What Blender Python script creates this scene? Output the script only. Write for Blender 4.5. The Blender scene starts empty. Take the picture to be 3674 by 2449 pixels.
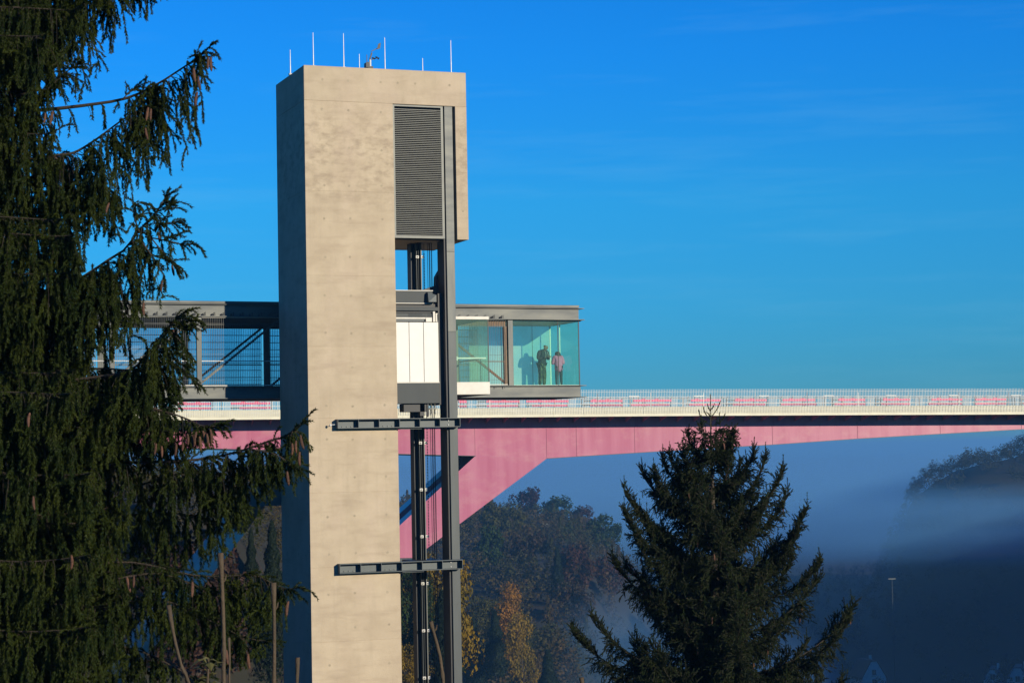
import bpy, bmesh, math, random
import numpy as np
from mathutils import Vector, Matrix

random.seed(7); rng = np.random.default_rng(7)
SC = bpy.context.scene
COL = SC.collection
V = Vector
rad = math.radians

# ------------------------------------------------------------------ camera
CAM = V((-21.1887, -80.2499, 0.0))
F_PX, YAW, PITCH, ROLL = 7379.75, 0.3574, 0.0535, -0.0192
FH = V((math.sin(YAW), math.cos(YAW), 0)); RH = V((math.cos(YAW), -math.sin(YAW), 0))
FWD = V((FH.x*math.cos(PITCH), FH.y*math.cos(PITCH), math.sin(PITCH)))
UP0 = RH.cross(FWD)
RT = RH*math.cos(ROLL) + UP0*math.sin(ROLL); UPV = -RH*math.sin(ROLL) + UP0*math.cos(ROLL)
cam_d = bpy.data.cameras.new('camera'); cam = bpy.data.objects.new('camera', cam_d); COL.objects.link(cam)
cam_d.sensor_width = 36.0; cam_d.lens = 36.0*F_PX/3674.0
cam_d.clip_start = 0.5; cam_d.clip_end = 60000
M = Matrix((RT, UPV, -FWD)).transposed().to_4x4(); M.translation = CAM
cam.matrix_world = M
SC.camera = cam

# ------------------------------------------------------------------ sky, sun, exposure
SUN_EL, SUN_AZ = rad(13.5), rad(180-22.3)          # azimuth clockwise from +Y
world = bpy.data.worlds.new('World'); SC.world = world; world.use_nodes = True
wt = world.node_tree; wbg = wt.nodes['Background']
sky = wt.nodes.new('ShaderNodeTexSky'); sky.sky_type = 'NISHITA'; sky.sun_disc = False
sky.sun_elevation = SUN_EL; sky.sun_rotation = SUN_AZ
sky.air_density = 0.6; sky.dust_density = 0.0; sky.ozone_density = 6.0
wtc = wt.nodes.new('ShaderNodeTexCoord'); wsep = wt.nodes.new('ShaderNodeSeparateXYZ')
wt.links.new(wtc.outputs['Generated'], wsep.inputs[0])
wr = wt.nodes.new('ShaderNodeValToRGB')
wel = wr.color_ramp.elements
wel[0].position = 0.0; wel[0].color = (0.218, 0.392, 0.360, 1)
wel[1].position = 0.26; wel[1].color = (0.082, 0.905, 1.254, 1)
for p_, c_ in ((0.04, (0.202, 0.545, 0.523, 1)), (0.07, (0.196, 0.676, 0.654, 1)), (0.12, (0.180, 0.861, 0.850, 1)), (0.19, (0.109, 0.916, 1.145, 1)), (0.45, (0.055, 0.600, 0.926, 1)), (1.0, (0.033, 0.327, 0.600, 1))):
    e = wel.new(p_); e.color = c_
wt.links.new(wsep.outputs['Z'], wr.inputs[0])
wm = wt.nodes.new('ShaderNodeMix'); wm.data_type = 'RGBA'; wm.blend_type = 'MULTIPLY'; wm.inputs['Factor'].default_value = 1
wt.links.new(sky.outputs[0], wm.inputs[6]); wt.links.new(wr.outputs[0], wm.inputs[7])
# faint high cirrus, all round the sky
wmap = wt.nodes.new('ShaderNodeMapping'); wmap.inputs['Scale'].default_value = (2.2, 2.2, 26); wmap.inputs['Rotation'].default_value = (0.05, 0.09, 0)
wn = wt.nodes.new('ShaderNodeTexNoise'); wn.inputs['Scale'].default_value = 2.6; wn.inputs['Detail'].default_value = 7; wn.inputs['Roughness'].default_value = 0.62
wcr = wt.nodes.new('ShaderNodeMapRange'); wcr.inputs[1].default_value = 0.50; wcr.inputs[2].default_value = 0.85; wcr.inputs[3].default_value = 0; wcr.inputs[4].default_value = 0.12
wm2 = wt.nodes.new('ShaderNodeMix'); wm2.data_type = 'RGBA'; wm2.inputs[7].default_value = (2.0, 4.3, 5.4, 1)
wt.links.new(wtc.outputs['Generated'], wmap.inputs[0]); wt.links.new(wmap.outputs[0], wn.inputs[0])
wt.links.new(wn.outputs[0], wcr.inputs[0]); wt.links.new(wcr.outputs[0], wm2.inputs['Factor'])
wt.links.new(wm.outputs[2], wm2.inputs[6]); wt.links.new(wm2.outputs[2], wbg.inputs[0])
wbg.inputs[1].default_value = 0.15

sun_d = bpy.data.lights.new('sun', 'SUN'); sun_d.energy = 5.0; sun_d.angle = rad(0.5); sun_d.color = (1.0, 0.89, 0.69)
sun = bpy.data.objects.new('sun', sun_d); COL.objects.link(sun)
SUN_DIR = V((math.sin(SUN_AZ)*math.cos(SUN_EL), math.cos(SUN_AZ)*math.cos(SUN_EL), math.sin(SUN_EL)))
sun.rotation_euler = SUN_DIR.to_track_quat('Z', 'Y').to_euler()
SC.view_settings.view_transform = 'Standard'; SC.view_settings.look = 'None'
SC.view_settings.exposure = 0; SC.view_settings.gamma = 1; SC.view_settings.use_curve_mapping = False
SC.render.engine = 'CYCLES'
cy = SC.cycles
cy.use_denoising = True; cy.max_bounces = 7; cy.diffuse_bounces = 3; cy.glossy_bounces = 3; cy.transmission_bounces = 4
cy.transparent_max_bounces = 24; cy.volume_bounces = 0; cy.volume_max_steps = 96; cy.volume_step_rate = 1.0; cy.caustics_reflective = False; cy.caustics_refractive = False

# ------------------------------------------------------------------ helpers
def ray(px, py):
    return FWD + RT*((px-1837.0)/F_PX) - UPV*((py-1224.5)/F_PX)
def aty(px, py, Y):
    d = ray(px, py); return CAM + d*((Y-CAM.y)/d.y)
def atF(px, py, D):
    d = ray(px, py); return CAM + d*(D/d.dot(FH))
def rf(R, F, z=0.0):
    p = CAM + RH*R + FH*F; return V((p.x, p.y, z))
ORD = ['first', 'second', 'third', 'fourth', 'fifth', 'sixth', 'seventh', 'eighth', 'ninth', 'tenth', 'eleventh', 'twelfth', 'thirteenth', 'fourteenth', 'fifteenth', 'sixteenth']

def wloc(o):
    p = V((0, 0, 0))
    while o is not None:
        p = p + o.location; o = o.parent
    return p
def tag(o, label=None, cat=None, group=None, kind=None):
    if label: o['label'] = label
    if cat: o['category'] = cat
    if group: o['group'] = group
    if kind: o['kind'] = kind
    return o
def thing(name, label, cat, loc=(0, 0, 0), group=None):
    o = bpy.data.objects.new(name, None); COL.objects.link(o); o.location = loc; o.empty_display_size = 0.2
    return tag(o, label, cat, group)
def link(name, me, parent=None, loc=None):
    o = bpy.data.objects.new(name, me); COL.objects.link(o)
    if parent is not None: o.parent = parent
    if loc is not None: o.location = V(loc) - (wloc(parent) if parent is not None else V((0, 0, 0)))
    return o

class MB:
    def __init__(s): s.v = []; s.f = []
    def add(s, vs, fs):
        n = len(s.v); s.v += [tuple(p) for p in vs]; s.f += [tuple(i+n for i in f) for f in fs]; return s
    def box(s, x0, x1, y0, y1, z0, z1):
        return s.add([(x0,y0,z0),(x1,y0,z0),(x1,y1,z0),(x0,y1,z0),(x0,y0,z1),(x1,y0,z1),(x1,y1,z1),(x0,y1,z1)],
                     [(0,3,2,1),(4,5,6,7),(0,1,5,4),(1,2,6,5),(2,3,7,6),(3,0,4,7)])
    def hexa(s, p):
        return s.add(p, [(0,3,2,1),(4,5,6,7),(0,1,5,4),(1,2,6,5),(2,3,7,6),(3,0,4,7)])
    def bar(s, p, q, w, h=None, side=None):
        h = w if h is None else h; p = V(p); q = V(q); a = (q-p).normalized()
        sd = V(side) if side is not None else (V((0,0,1)) if abs(a.z) < 0.9 else V((0,1,0)))
        u = a.cross(sd).normalized(); t = u.cross(a).normalized()
        vs = [e + u*(i*w/2) + t*(j*h/2) for e in (p, q) for i, j in ((-1,-1),(1,-1),(1,1),(-1,1))]
        return s.add(vs, [(3,2,1,0),(4,5,6,7),(0,1,5,4),(1,2,6,5),(2,3,7,6),(3,0,4,7)])
    def tube(s, pts, rs, n=8, caps=True):
        pts = [V(p) for p in pts]; rs = rs if hasattr(rs, '__len__') else [rs]*len(pts); vs = []; fs = []
        for i, p in enumerate(pts):
            a = (pts[min(i+1, len(pts)-1)] - pts[max(i-1, 0)]).normalized()
            u = a.cross(V((0.31, 0.13, 0.94)) if abs(a.z) < 0.95 else V((0, 1, 0))).normalized(); t = a.cross(u)
            for k in range(n):
                g = 2*math.pi*k/n; vs.append(p + (u*math.cos(g) + t*math.sin(g))*rs[i])
        for i in range(len(pts)-1):
            for k in range(n):
                k2 = (k+1) % n; fs.append((i*n+k, i*n+k2, (i+1)*n+k2, (i+1)*n+k))
        if caps: fs.append(tuple(reversed(range(n)))); fs.append(tuple(range((len(pts)-1)*n, len(pts)*n)))
        return s.add(vs, fs)
    def prism(s, poly, fn0, fn1):
        n = len(poly); vs = [fn0(p) for p in poly] + [fn1(p) for p in poly]
        return s.add(vs, [tuple(range(n)), tuple(reversed(range(n, 2*n)))] + [(i, i+n, (i+1) % n + n, (i+1) % n) for i in range(n)])
    def mesh(s, name, m, off=V((0,0,0)), smooth=False):
        me = bpy.data.meshes.new(name); me.from_pydata([(a-off.x, b-off.y, c-off.z) for a, b, c in s.v], [], s.f)
        bm = bmesh.new(); bm.from_mesh(me); bmesh.ops.recalc_face_normals(bm, faces=bm.faces); bm.to_mesh(me); bm.free()
        if m: me.materials.append(m)
        if smooth: me.polygons.foreach_set('use_smooth', [True]*len(me.polygons))
        return me
    def build(s, name, m, parent=None, bevel=0, smooth=False, origin=None):
        off = wloc(parent) if parent is not None else V((0,0,0))
        org = V(origin) if origin is not None else off
        me = s.mesh(name, m, org, smooth)
        o = link(name, me, parent)
        if origin is not None: o.location = org - off
        if bevel:
            b = o.modifiers.new('bevel', 'BEVEL'); b.width = bevel; b.segments = 1; b.limit_method = 'ANGLE'
        return o

def np_mesh(name, co, tris, m, off, parent=None, quads=False):
    k = 4 if quads else 3
    me = bpy.data.meshes.new(name); n = len(tris)
    me.vertices.add(len(co)); me.vertices.foreach_set('co', (co - np.array(off)).astype(np.float32).ravel())
    me.loops.add(n*k); me.loops.foreach_set('vertex_index', tris.astype(np.int32).ravel())
    me.polygons.add(n); me.polygons.foreach_set('loop_start', np.arange(0, n*k, k, dtype=np.int32))
    me.update(calc_edges=True)
    if m: me.materials.append(m)
    return me

# ------------------------------------------------------------------ materials
MATS = {}
def mat(name, c1, c2=None, rough=0.6, metal=0.0, scale=3.0, stretch=(1, 1, 1), detail=5, lo=0.35, hi=0.65, bump=0.0, bscale=60.0,
        spec=0.5, objvar=0.0, objcol=False, coat=None, third=None):
    m = bpy.data.materials.new(name); m.use_nodes = True; nt = m.node_tree; N = nt.nodes; L = nt.links
    b = N['Principled BSDF']; b.inputs['Roughness'].default_value = rough; b.inputs['Metallic'].default_value = metal
    b.inputs['Specular IOR Level'].default_value = spec
    c2 = c2 or tuple(x*0.8 for x in c1)
    g = N.new('ShaderNodeNewGeometry'); mp = N.new('ShaderNodeMapping'); mp.inputs['Scale'].default_value = stretch
    L.new(g.outputs['Position'], mp.inputs[0])
    n = N.new('ShaderNodeTexNoise'); n.inputs['Scale'].default_value = scale; n.inputs['Detail'].default_value = detail; n.inputs['Roughness'].default_value = 0.6
    L.new(mp.outputs[0], n.inputs[0])
    r = N.new('ShaderNodeMapRange'); r.inputs[1].default_value = lo; r.inputs[2].default_value = hi
    L.new(n.outputs[0], r.inputs[0])
    mx = N.new('ShaderNodeMix'); mx.data_type = 'RGBA'; mx.inputs[6].default_value = (*c1, 1); mx.inputs[7].default_value = (*c2, 1)
    L.new(r.outputs[0], mx.inputs['Factor']); out = mx.outputs[2]
    if third:
        c3, s3, st3, lo3, hi3, amt = third
        mp3 = N.new('ShaderNodeMapping'); mp3.inputs['Scale'].default_value = st3; L.new(g.outputs['Position'], mp3.inputs[0])
        n3 = N.new('ShaderNodeTexNoise'); n3.inputs['Scale'].default_value = s3; n3.inputs['Detail'].default_value = 6; n3.inputs['Roughness'].default_value = 0.65
        L.new(mp3.outputs[0], n3.inputs[0])
        r3 = N.new('ShaderNodeMapRange'); r3.inputs[1].default_value = lo3; r3.inputs[2].default_value = hi3; r3.inputs[4].default_value = amt
        L.new(n3.outputs[0], r3.inputs[0])
        m3 = N.new('ShaderNodeMix'); m3.data_type = 'RGBA'; L.new(r3.outputs[0], m3.inputs['Factor']); L.new(out, m3.inputs[6]); m3.inputs[7].default_value = (*c3, 1); out = m3.outputs[2]
    if objvar or objcol:
        oi = N.new('ShaderNodeObjectInfo')
        mm = N.new('ShaderNodeMix'); mm.data_type = 'RGBA'; mm.blend_type = 'MULTIPLY'; mm.inputs['Factor'].default_value = 1; L.new(out, mm.inputs[6])
        if objcol: L.new(oi.outputs['Color'], mm.inputs[7])
        else:
            rr = N.new('ShaderNodeMapRange'); rr.inputs[3].default_value = 1-objvar; rr.inputs[4].default_value = 1+objvar; L.new(oi.outputs['Random'], rr.inputs[0])
            L.new(rr.outputs[0], mm.inputs[7])
        out = mm.outputs[2]
    L.new(out, b.inputs['Base Color'])
    if bump:
        n2 = N.new('ShaderNodeTexNoise'); n2.inputs['Scale'].default_value = bscale; n2.inputs['Detail'].default_value = 3; L.new(g.outputs['Position'], n2.inputs[0])
        bp = N.new('ShaderNodeBump'); bp.inputs['Strength'].default_value = bump; bp.inputs['Distance'].default_value = 0.02; L.new(n2.outputs[0], bp.inputs['Height']); L.new(bp.outputs[0], b.inputs['Normal'])
    MATS[name] = m
    return m

CONC = mat('concrete', (0.50, 0.414, 0.295), (0.43, 0.35, 0.247), rough=0.85, scale=0.9, stretch=(1, 1, 1.2), detail=12, lo=0.36, hi=0.64, bump=0.25, bscale=14, spec=0.25, objvar=0.035,
           third=((0.33, 0.255, 0.18), 0.8, (0.55, 0.55, 3.0), 0.50, 0.74, 0.62))
def weather(m):
    nt = m.node_tree; N = nt.nodes; L = nt.links; b = N['Principled BSDF']; src = b.inputs['Base Color'].links[0].from_socket
    g = N.new('ShaderNodeNewGeometry'); sp_ = N.new('ShaderNodeSeparateXYZ'); L.new(g.outputs['Position'], sp_.inputs[0])
    def noise(scale, st, lo, hi, amt):
        mp = N.new('ShaderNodeMapping'); mp.inputs['Scale'].default_value = st; L.new(g.outputs['Position'], mp.inputs[0])
        n = N.new('ShaderNodeTexNoise'); n.inputs['Scale'].default_value = scale; n.inputs['Detail'].default_value = 8; n.inputs['Roughness'].default_value = .68; L.new(mp.outputs[0], n.inputs[0])
        r = N.new('ShaderNodeMapRange'); r.inputs[1].default_value = lo; r.inputs[2].default_value = hi; r.inputs[4].default_value = amt; L.new(n.outputs[0], r.inputs[0]); return r.outputs[0]
    def mixin(src, fac, col):
        mx = N.new('ShaderNodeMix'); mx.data_type = 'RGBA'; L.new(fac, mx.inputs['Factor']); L.new(src, mx.inputs[6]); mx.inputs[7].default_value = (*col, 1); return mx.outputs[2]
    z = N.new('ShaderNodeFloatCurve'); zr = N.new('ShaderNodeMapRange'); zr.inputs[1].default_value = 9.5; zr.inputs[2].default_value = 15.0; L.new(sp_.outputs['Z'], zr.inputs[0]); L.new(zr.outputs[0], z.inputs[1])
    c = z.mapping.curves[0]; c.points[0].location = (0, 0); c.points[1].location = (1, 0); c.points.new(.28, .75); c.points.new(.55, 1.0); c.points.new(.8, .55); z.mapping.update()
    n1 = noise(1.7, (1, 1, 1.6), .46, .62, .75); mu = N.new('ShaderNodeMath'); mu.operation = 'MULTIPLY'; L.new(n1, mu.inputs[0]); L.new(z.outputs[0], mu.inputs[1])
    out = mixin(src, mu.outputs[0], (.30, .235, .165))
    out = mixin(out, noise(2.2, (1.6, 1.6, .12), .52, .70, .35), (.36, .295, .21))
    out = mixin(out, noise(0.35, (1, 1, .5), .50, .64, .35), (.56, .45, .35))
    L.new(out, b.inputs['Base Color'])
weather(CONC)
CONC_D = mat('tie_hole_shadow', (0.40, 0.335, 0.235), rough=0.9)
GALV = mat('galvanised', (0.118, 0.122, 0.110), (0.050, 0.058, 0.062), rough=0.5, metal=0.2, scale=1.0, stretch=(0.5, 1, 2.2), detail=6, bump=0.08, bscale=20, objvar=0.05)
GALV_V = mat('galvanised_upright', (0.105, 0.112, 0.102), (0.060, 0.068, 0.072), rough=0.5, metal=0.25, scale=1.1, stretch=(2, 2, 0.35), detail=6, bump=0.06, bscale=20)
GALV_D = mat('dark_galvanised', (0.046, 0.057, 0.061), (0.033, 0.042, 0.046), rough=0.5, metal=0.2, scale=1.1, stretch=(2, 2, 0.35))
DARK = mat('anthracite_steel', (0.062, 0.080, 0.086), (0.048, 0.065, 0.070), rough=0.5, scale=2, bump=0.03, objvar=0.05)
BLACK = mat('black_steel', (0.018, 0.019, 0.021), rough=0.55)
SKIRT = mat('grey_steel_sheet', (0.026, 0.035, 0.038), (0.018, 0.026, 0.029), rough=0.6, metal=0.0, scale=1.2, stretch=(1.5, 1, 0.3), bump=0.03)
SLAT = mat('louvre_aluminium', (0.17, 0.18, 0.155), (0.14, 0.145, 0.13), rough=0.5, metal=0.0, scale=4)
WHITE = mat('white_panel', (0.66, 0.65, 0.61), (0.61, 0.60, 0.565), rough=0.45, scale=1.5)
CREAM = mat('cream_steel', (0.66, 0.63, 0.56), (0.58, 0.55, 0.48), rough=0.5, scale=3)
RUST = mat('brown_steel', (0.25, 0.155, 0.085), (0.16, 0.10, 0.06), rough=0.7, scale=4, stretch=(4, 1, 1), bump=0.1, bscale=30)
ROD = mat('pale_rod', (0.72, 0.72, 0.70), rough=0.4)
PINK = mat('pink_paint', (0.475, 0.155, 0.238), (0.41, 0.098, 0.182), rough=0.36, scale=0.35, stretch=(3.0, 1, 0.25), detail=6, objvar=0.04,
           third=((0.52, 0.25, 0.28), 0.5, (0.9, 0.9, 1.3), 0.50, 0.72, 0.55), bump=0.02, bscale=2)  # lighter patches put sunlight reflected from windows into the paint colour
BARR = mat('barrier_pink', (0.74, 0.06, 0.20), (0.64, 0.05, 0.16), rough=0.5, objvar=0.06)
WPAINT = mat('white_railing_paint', (0.78, 0.77, 0.70), (0.70, 0.69, 0.62), rough=0.5, scale=1)
PARAPET = mat('pale_parapet', (0.78, 0.75, 0.58), (0.68, 0.65, 0.50), rough=0.7, scale=0.8, stretch=(1, 1, 3))
ASPH = mat('asphalt', (0.05, 0.05, 0.052), rough=0.9, scale=8)
TUBE = mat('blue_grey_tube', (0.76, 0.73, 0.69), (0.68, 0.65, 0.61), rough=0.5, metal=0.0, scale=0.8)
BARK = mat('spruce_bark', (0.065, 0.047, 0.032), (0.035, 0.027, 0.020), rough=0.9, scale=30, bump=0.4, bscale=90)
CONE = mat('spruce_cone', (0.12, 0.050, 0.025), (0.065, 0.029, 0.016), rough=0.7, scale=70, bump=0.5, bscale=160, objvar=0.25)
STEM = mat('dry_stem', (0.085, 0.058, 0.032), (0.05, 0.035, 0.02), rough=0.8, scale=25, stretch=(1, 1, 0.2), bump=0.3, bscale=80)
SOIL = mat('ground_soil', (0.020, 0.017, 0.010), (0.013, 0.017, 0.008), rough=0.95, scale=0.25, detail=9, bump=0.5, bscale=3, third=((0.026, 0.015, 0.008), 0.8, (1, 1, 1), 0.5, 0.62, 0.9))
STONE_W = mat('white_render', (0.72, 0.70, 0.64), rough=0.8, scale=2)
ROOF = mat('roof_tiles', (0.17, 0.075, 0.05), (0.12, 0.055, 0.04), rough=0.8, scale=3)
SLATE = mat('slate_roof', (0.09, 0.10, 0.11), rough=0.6)
PANE_D = mat('dark_window', (0.02, 0.025, 0.03), rough=0.15)

def leaf_mat(name, c1, c2, scale, objcol=False, trans=0.25):
    m = mat(name, c1, c2, rough=0.65, scale=scale, detail=4, spec=0.2, objcol=objcol)
    nt = m.node_tree; b = nt.nodes['Principled BSDF']; out = nt.nodes['Material Output']
    t = nt.nodes.new('ShaderNodeBsdfTranslucent'); mx = nt.nodes.new('ShaderNodeMixShader'); mx.inputs[0].default_value = trans
    src = b.inputs['Base Color'].links[0].from_socket
    nt.links.new(src, t.inputs[0]); nt.links.new(b.outputs[0], mx.inputs[1]); nt.links.new(t.outputs[0], mx.inputs[2]); nt.links.new(mx.outputs[0], out.inputs[0])
    return m
NEEDLE = leaf_mat('spruce_needles', (0.042, 0.056, 0.006), (0.013, 0.027, 0.005), 4.0)
TWIG = mat('spruce_twig_bark', (0.048, 0.035, 0.022), (0.022, 0.018, 0.012), rough=0.9, scale=20)
NEEDLE2 = leaf_mat('dark_spruce_needles', (0.028, 0.044, 0.010), (0.014, 0.027, 0.008), 3.0)
LEAF = leaf_mat('autumn_leaves', (1.0, 1.0, 1.0), (0.45, 0.55, 0.5), 0.25, objcol=True, trans=0.2)

def glass(name, tint, film, film_amt, gloss=0.08):
    m = bpy.data.materials.new(name); m.use_nodes = True; nt = m.node_tree; N = nt.nodes; L = nt.links
    N.remove(N['Principled BSDF']); out = N['Material Output']
    tr = N.new('ShaderNodeBsdfTransparent'); tr.inputs[0].default_value = (*tint, 1)
    df = N.new('ShaderNodeBsdfDiffuse'); df.inputs[0].default_value = (*film, 1)
    tl = N.new('ShaderNodeBsdfTranslucent'); tl.inputs[0].default_value = (*film, 1)
    ad = N.new('ShaderNodeMixShader'); ad.inputs[0].default_value = 0.42; L.new(df.outputs[0], ad.inputs[1]); L.new(tl.outputs[0], ad.inputs[2])
    g = N.new('ShaderNodeNewGeometry'); n = N.new('ShaderNodeTexNoise'); n.inputs['Scale'].default_value = 0.9; n.inputs['Detail'].default_value = 4; L.new(g.outputs['Position'], n.inputs[0])
    mr = N.new('ShaderNodeMapRange'); mr.inputs[1].default_value = 0.3; mr.inputs[2].default_value = 0.7; mr.inputs[3].default_value = film_amt*0.75; mr.inputs[4].default_value = film_amt*1.25; L.new(n.outputs[0], mr.inputs[0])
    m1 = N.new('ShaderNodeMixShader'); L.new(mr.outputs[0], m1.inputs[0]); L.new(tr.outputs[0], m1.inputs[1]); L.new(ad.outputs[0], m1.inputs[2])
    gl = N.new('ShaderNodeBsdfGlossy'); gl.inputs['Roughness'].default_value = 0.02
    fr = N.new('ShaderNodeFresnel'); fr.inputs[0].default_value = 1.45
    mu = N.new('ShaderNodeMath'); mu.operation = 'MULTIPLY'; mu.inputs[1].default_value = gloss/0.08; L.new(fr.outputs[0], mu.inputs[0]); mu.use_clamp = True
    iv = N.new('ShaderNodeMath'); iv.operation = 'SUBTRACT'; iv.inputs[0].default_value = 1; L.new(g.outputs['Backfacing'], iv.inputs[1])
    mu2 = N.new('ShaderNodeMath'); mu2.operation = 'MULTIPLY'; L.new(mu.outputs[0], mu2.inputs[0]); L.new(iv.outputs[0], mu2.inputs[1]); mu = mu2
    mf = N.new('ShaderNodeMath'); mf.operation = 'MULTIPLY'; L.new(mr.outputs[0], mf.inputs[0]); L.new(iv.outputs[0], mf.inputs[1]); L.new(mf.outputs[0], m1.inputs[0])
    m2 = N.new('ShaderNodeMixShader'); L.new(mu.outputs[0], m2.inputs[0]); L.new(m1.outputs[0], m2.inputs[1]); L.new(gl.outputs[0], m2.inputs[2])
    L.new(m2.outputs[0], out.inputs[0])
    return m
GL_FRONT = glass('clear_green_glass', (0.92, 0.99, 0.95), (0.55, 0.95, 0.85), 0.07)
GL_BACK = glass('milky_green_glass', (0.92, 1.0, 0.95), (0.66, 1.0, 0.84), 0.60, 0.04)
GL_SIDE = glass('side_green_glass', (0.72, 0.97, 0.86), (0.35, 0.90, 0.68), 0.10, 0.06)
GL_CAR = glass('car_glass', (0.88, 0.98, 0.92), (0.55, 0.85, 0.66), 0.14)
GL_MILK = glass('screen_glass', (0.78, 0.90, 0.97), (0.55, 0.66, 0.72), 0.18, 0.05)

# ------------------------------------------------------------------ terrain
def smooth(x, a, b):
    t = np.clip((x-a)/(b-a), 0, 1); return t*t*(3-2*t)
def height(R, F):
    R = np.asarray(R, float); F = np.asarray(F, float)
    base = np.maximum(-75.0, -1.75 - 0.37*np.maximum(0, F-5) - 0.0*R)
    base = np.where(F < -30, -1.75 + 0*F, base)
    # cliff and plateau on the left that the footbridge lands on
    near = smooth(F, 40, 75)*(1-smooth(F, 190, 300))
    Rs = R + 27*(1-smooth(F, 98, 124))
    bank = 2.2 - 4.9*smooth(Rs, -45, -28) - 55*smooth(Rs, -20, 6)
    h = np.maximum(base, base*(1-near) + np.maximum(base, bank)*near)
    # wooded spur behind the bridge leg
    ramp = smooth(F, 320, 580)
    edge = -4 + 22*ramp
    top = -46 + 21*ramp + np.clip((-R-10)*0.10, -3, 34)
    wdt = 16 + 26*ramp
    sp = -75 + (top+75)*(1-smooth(R, edge, edge+wdt))
    fade = smooth(F, 300, 345)*(1-smooth(F, 900, 1250))
    h = np.maximum(h, -75*(1-fade) + sp*fade)
    # far hill on the right
    fh = smooth(F, 640, 790)*(1-smooth(F, 880, 1000))
    qh = R/np.maximum(F, 1.0)
    hill = -75 + (np.clip(-20 + (qh-.186)*250 + 1.8*np.sin(R*.15), -40, 30)+75)*smooth(qh, .158, .200)
    h = np.maximum(h, -75*(1-fh) + hill*fh)
    # plateau on the right beyond the frame, which shades the valley floor in the low sun
    q = R/np.maximum(F, 1.0)
    pf = smooth(F, 255, 330)*(1-smooth(F, 900, 1100))
    pl = -75 + (82 + 9*np.sin(F*.023+R*.006) + 6*np.sin(F*.055+R*.031+1) + 3*np.sin(F*.13+R*.09))*smooth(q, .35, .52)
    h = np.maximum(h, -75*(1-pf) + pl*pf)
    return h
def hz(R, F): return float(height(R, F))
us = np.linspace(-1, 1, 151); Rg = 9*np.sinh(us*7.0)/1.0
Rg = np.sign(us)*(np.exp(np.abs(us)*6.95)-1)*9.0*1.0
Fg = np.concatenate([np.linspace(-120, -10, 12), np.linspace(-6, 140, 74), 140+np.cumsum(np.linspace(3, 60, 60)), 140+np.cumsum(np.linspace(3, 60, 60))[-1]+np.cumsum(np.linspace(80, 2600, 24))])
RR, FF = np.meshgrid(Rg, Fg)
ZZ = height(RR, FF) + 0.35*np.sin(RR*0.9+1.3*np.sin(FF*0.31))*np.cos(FF*0.53)*np.minimum(1, np.hypot(RR, FF)/30)
P3 = np.array(CAM)[None, None, :]*np.array([1, 1, 0]) + RR[..., None]*np.array(RH) + FF[..., None]*np.array(FH); P3[..., 2] = ZZ
nr, nc = RR.shape
ii, jj = np.meshgrid(np.arange(nr-1), np.arange(nc-1), indexing='ij'); a_ = (ii*nc+jj).ravel()
quads = np.stack([a_, a_+1, a_+nc+1, a_+nc], 1)
g_me = np_mesh('ground', P3.reshape(-1, 3), quads, SOIL, (0, 0, 0), quads=True)
ground = link('ground', g_me); ground['kind'] = 'structure'
g_me.polygons.foreach_set('use_smooth', [True]*len(g_me.polygons))

# ------------------------------------------------------------------ lift tower
W, D, WS = 6.95, 4.66, 3.745
ZT, ZB, ZO = 15.79, 8.81, 14.36
tz = hz(-6, 83) - 1.0
tower = thing('lift_tower', 'tall beige concrete lift tower with overhanging head and louvred opening', 'tower', (0, 0, tz))
lifts = [tz, -22, -17, -13.3, -10.4, -7.455, -4.488, -1.497, 1.494, 4.374, 7.252, 10.685, ZO]
for a, b in zip(lifts[:-1], lifts[1:]):
    MB().box(0, WS, 0, D, a, b).build('concrete_panel', CONC, tower, bevel=0.007)
MB().box(0, W, 0, D, ZO, ZT).build('concrete_panel', CONC, tower, bevel=0.015)
MB().box(6.45, W, 0, D, ZB, 11.6).build('concrete_panel', CONC, tower, bevel=0.007)
MB().box(6.45, W, 0, D, 11.6, ZO).build('concrete_panel', CONC, tower, bevel=0.007)
MB().box(WS, 6.45, D-0.4, D, ZB, ZO).build('back_wall', CONC, tower)
MB().box(WS, 6.45, 0.55, D-0.4, ZB, ZB+0.2).build('soffit', CONC, tower)
# tie holes (formwork cones): shallow ring with a sunk centre
th = MB(); n = 10
for (r0, y0, r1, y1) in ((0.050, -0.0015, 0.040, -0.006), (0.040, -0.006, 0.026, -0.0015)):
    vs = []; 
    for k in range(n):
        g = 2*math.pi*k/n; vs += [(r0*math.cos(g), y0, r0*math.sin(g)), (r1*math.cos(g), y1, r1*math.sin(g))]
    th.add(vs, [(2*k, 2*((k+1) % n), 2*((k+1) % n)+1, 2*k+1) for k in range(n)])
th.add([(0.026*math.cos(2*math.pi*k/n), -0.0015, 0.026*math.sin(2*math.pi*k/n)) for k in range(n)], [tuple(range(n))])
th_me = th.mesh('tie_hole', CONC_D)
holes = [(u, 15.235) for u in (0.777, 1.857, 3.244, 3.974, 4.732, 6.226)] + [(6.72, 13.2), (6.72, 10.0)]
z = 14.02
while z > -9.5:
    for u in (0.76, 1.85, 3.23):
        if random.random() < .9: holes.append((u + random.uniform(-.04, .04), z + random.uniform(-.03, .03)))
    z -= random.choice((1.36, 1.58, 1.5))
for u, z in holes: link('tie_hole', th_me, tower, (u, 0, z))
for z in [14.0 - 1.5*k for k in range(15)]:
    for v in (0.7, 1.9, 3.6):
        o = link('tie_hole', th_me, tower, (0, v + random.uniform(-.1, .1), z)); o.rotation_euler = (0, 0, -math.pi/2)
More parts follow.
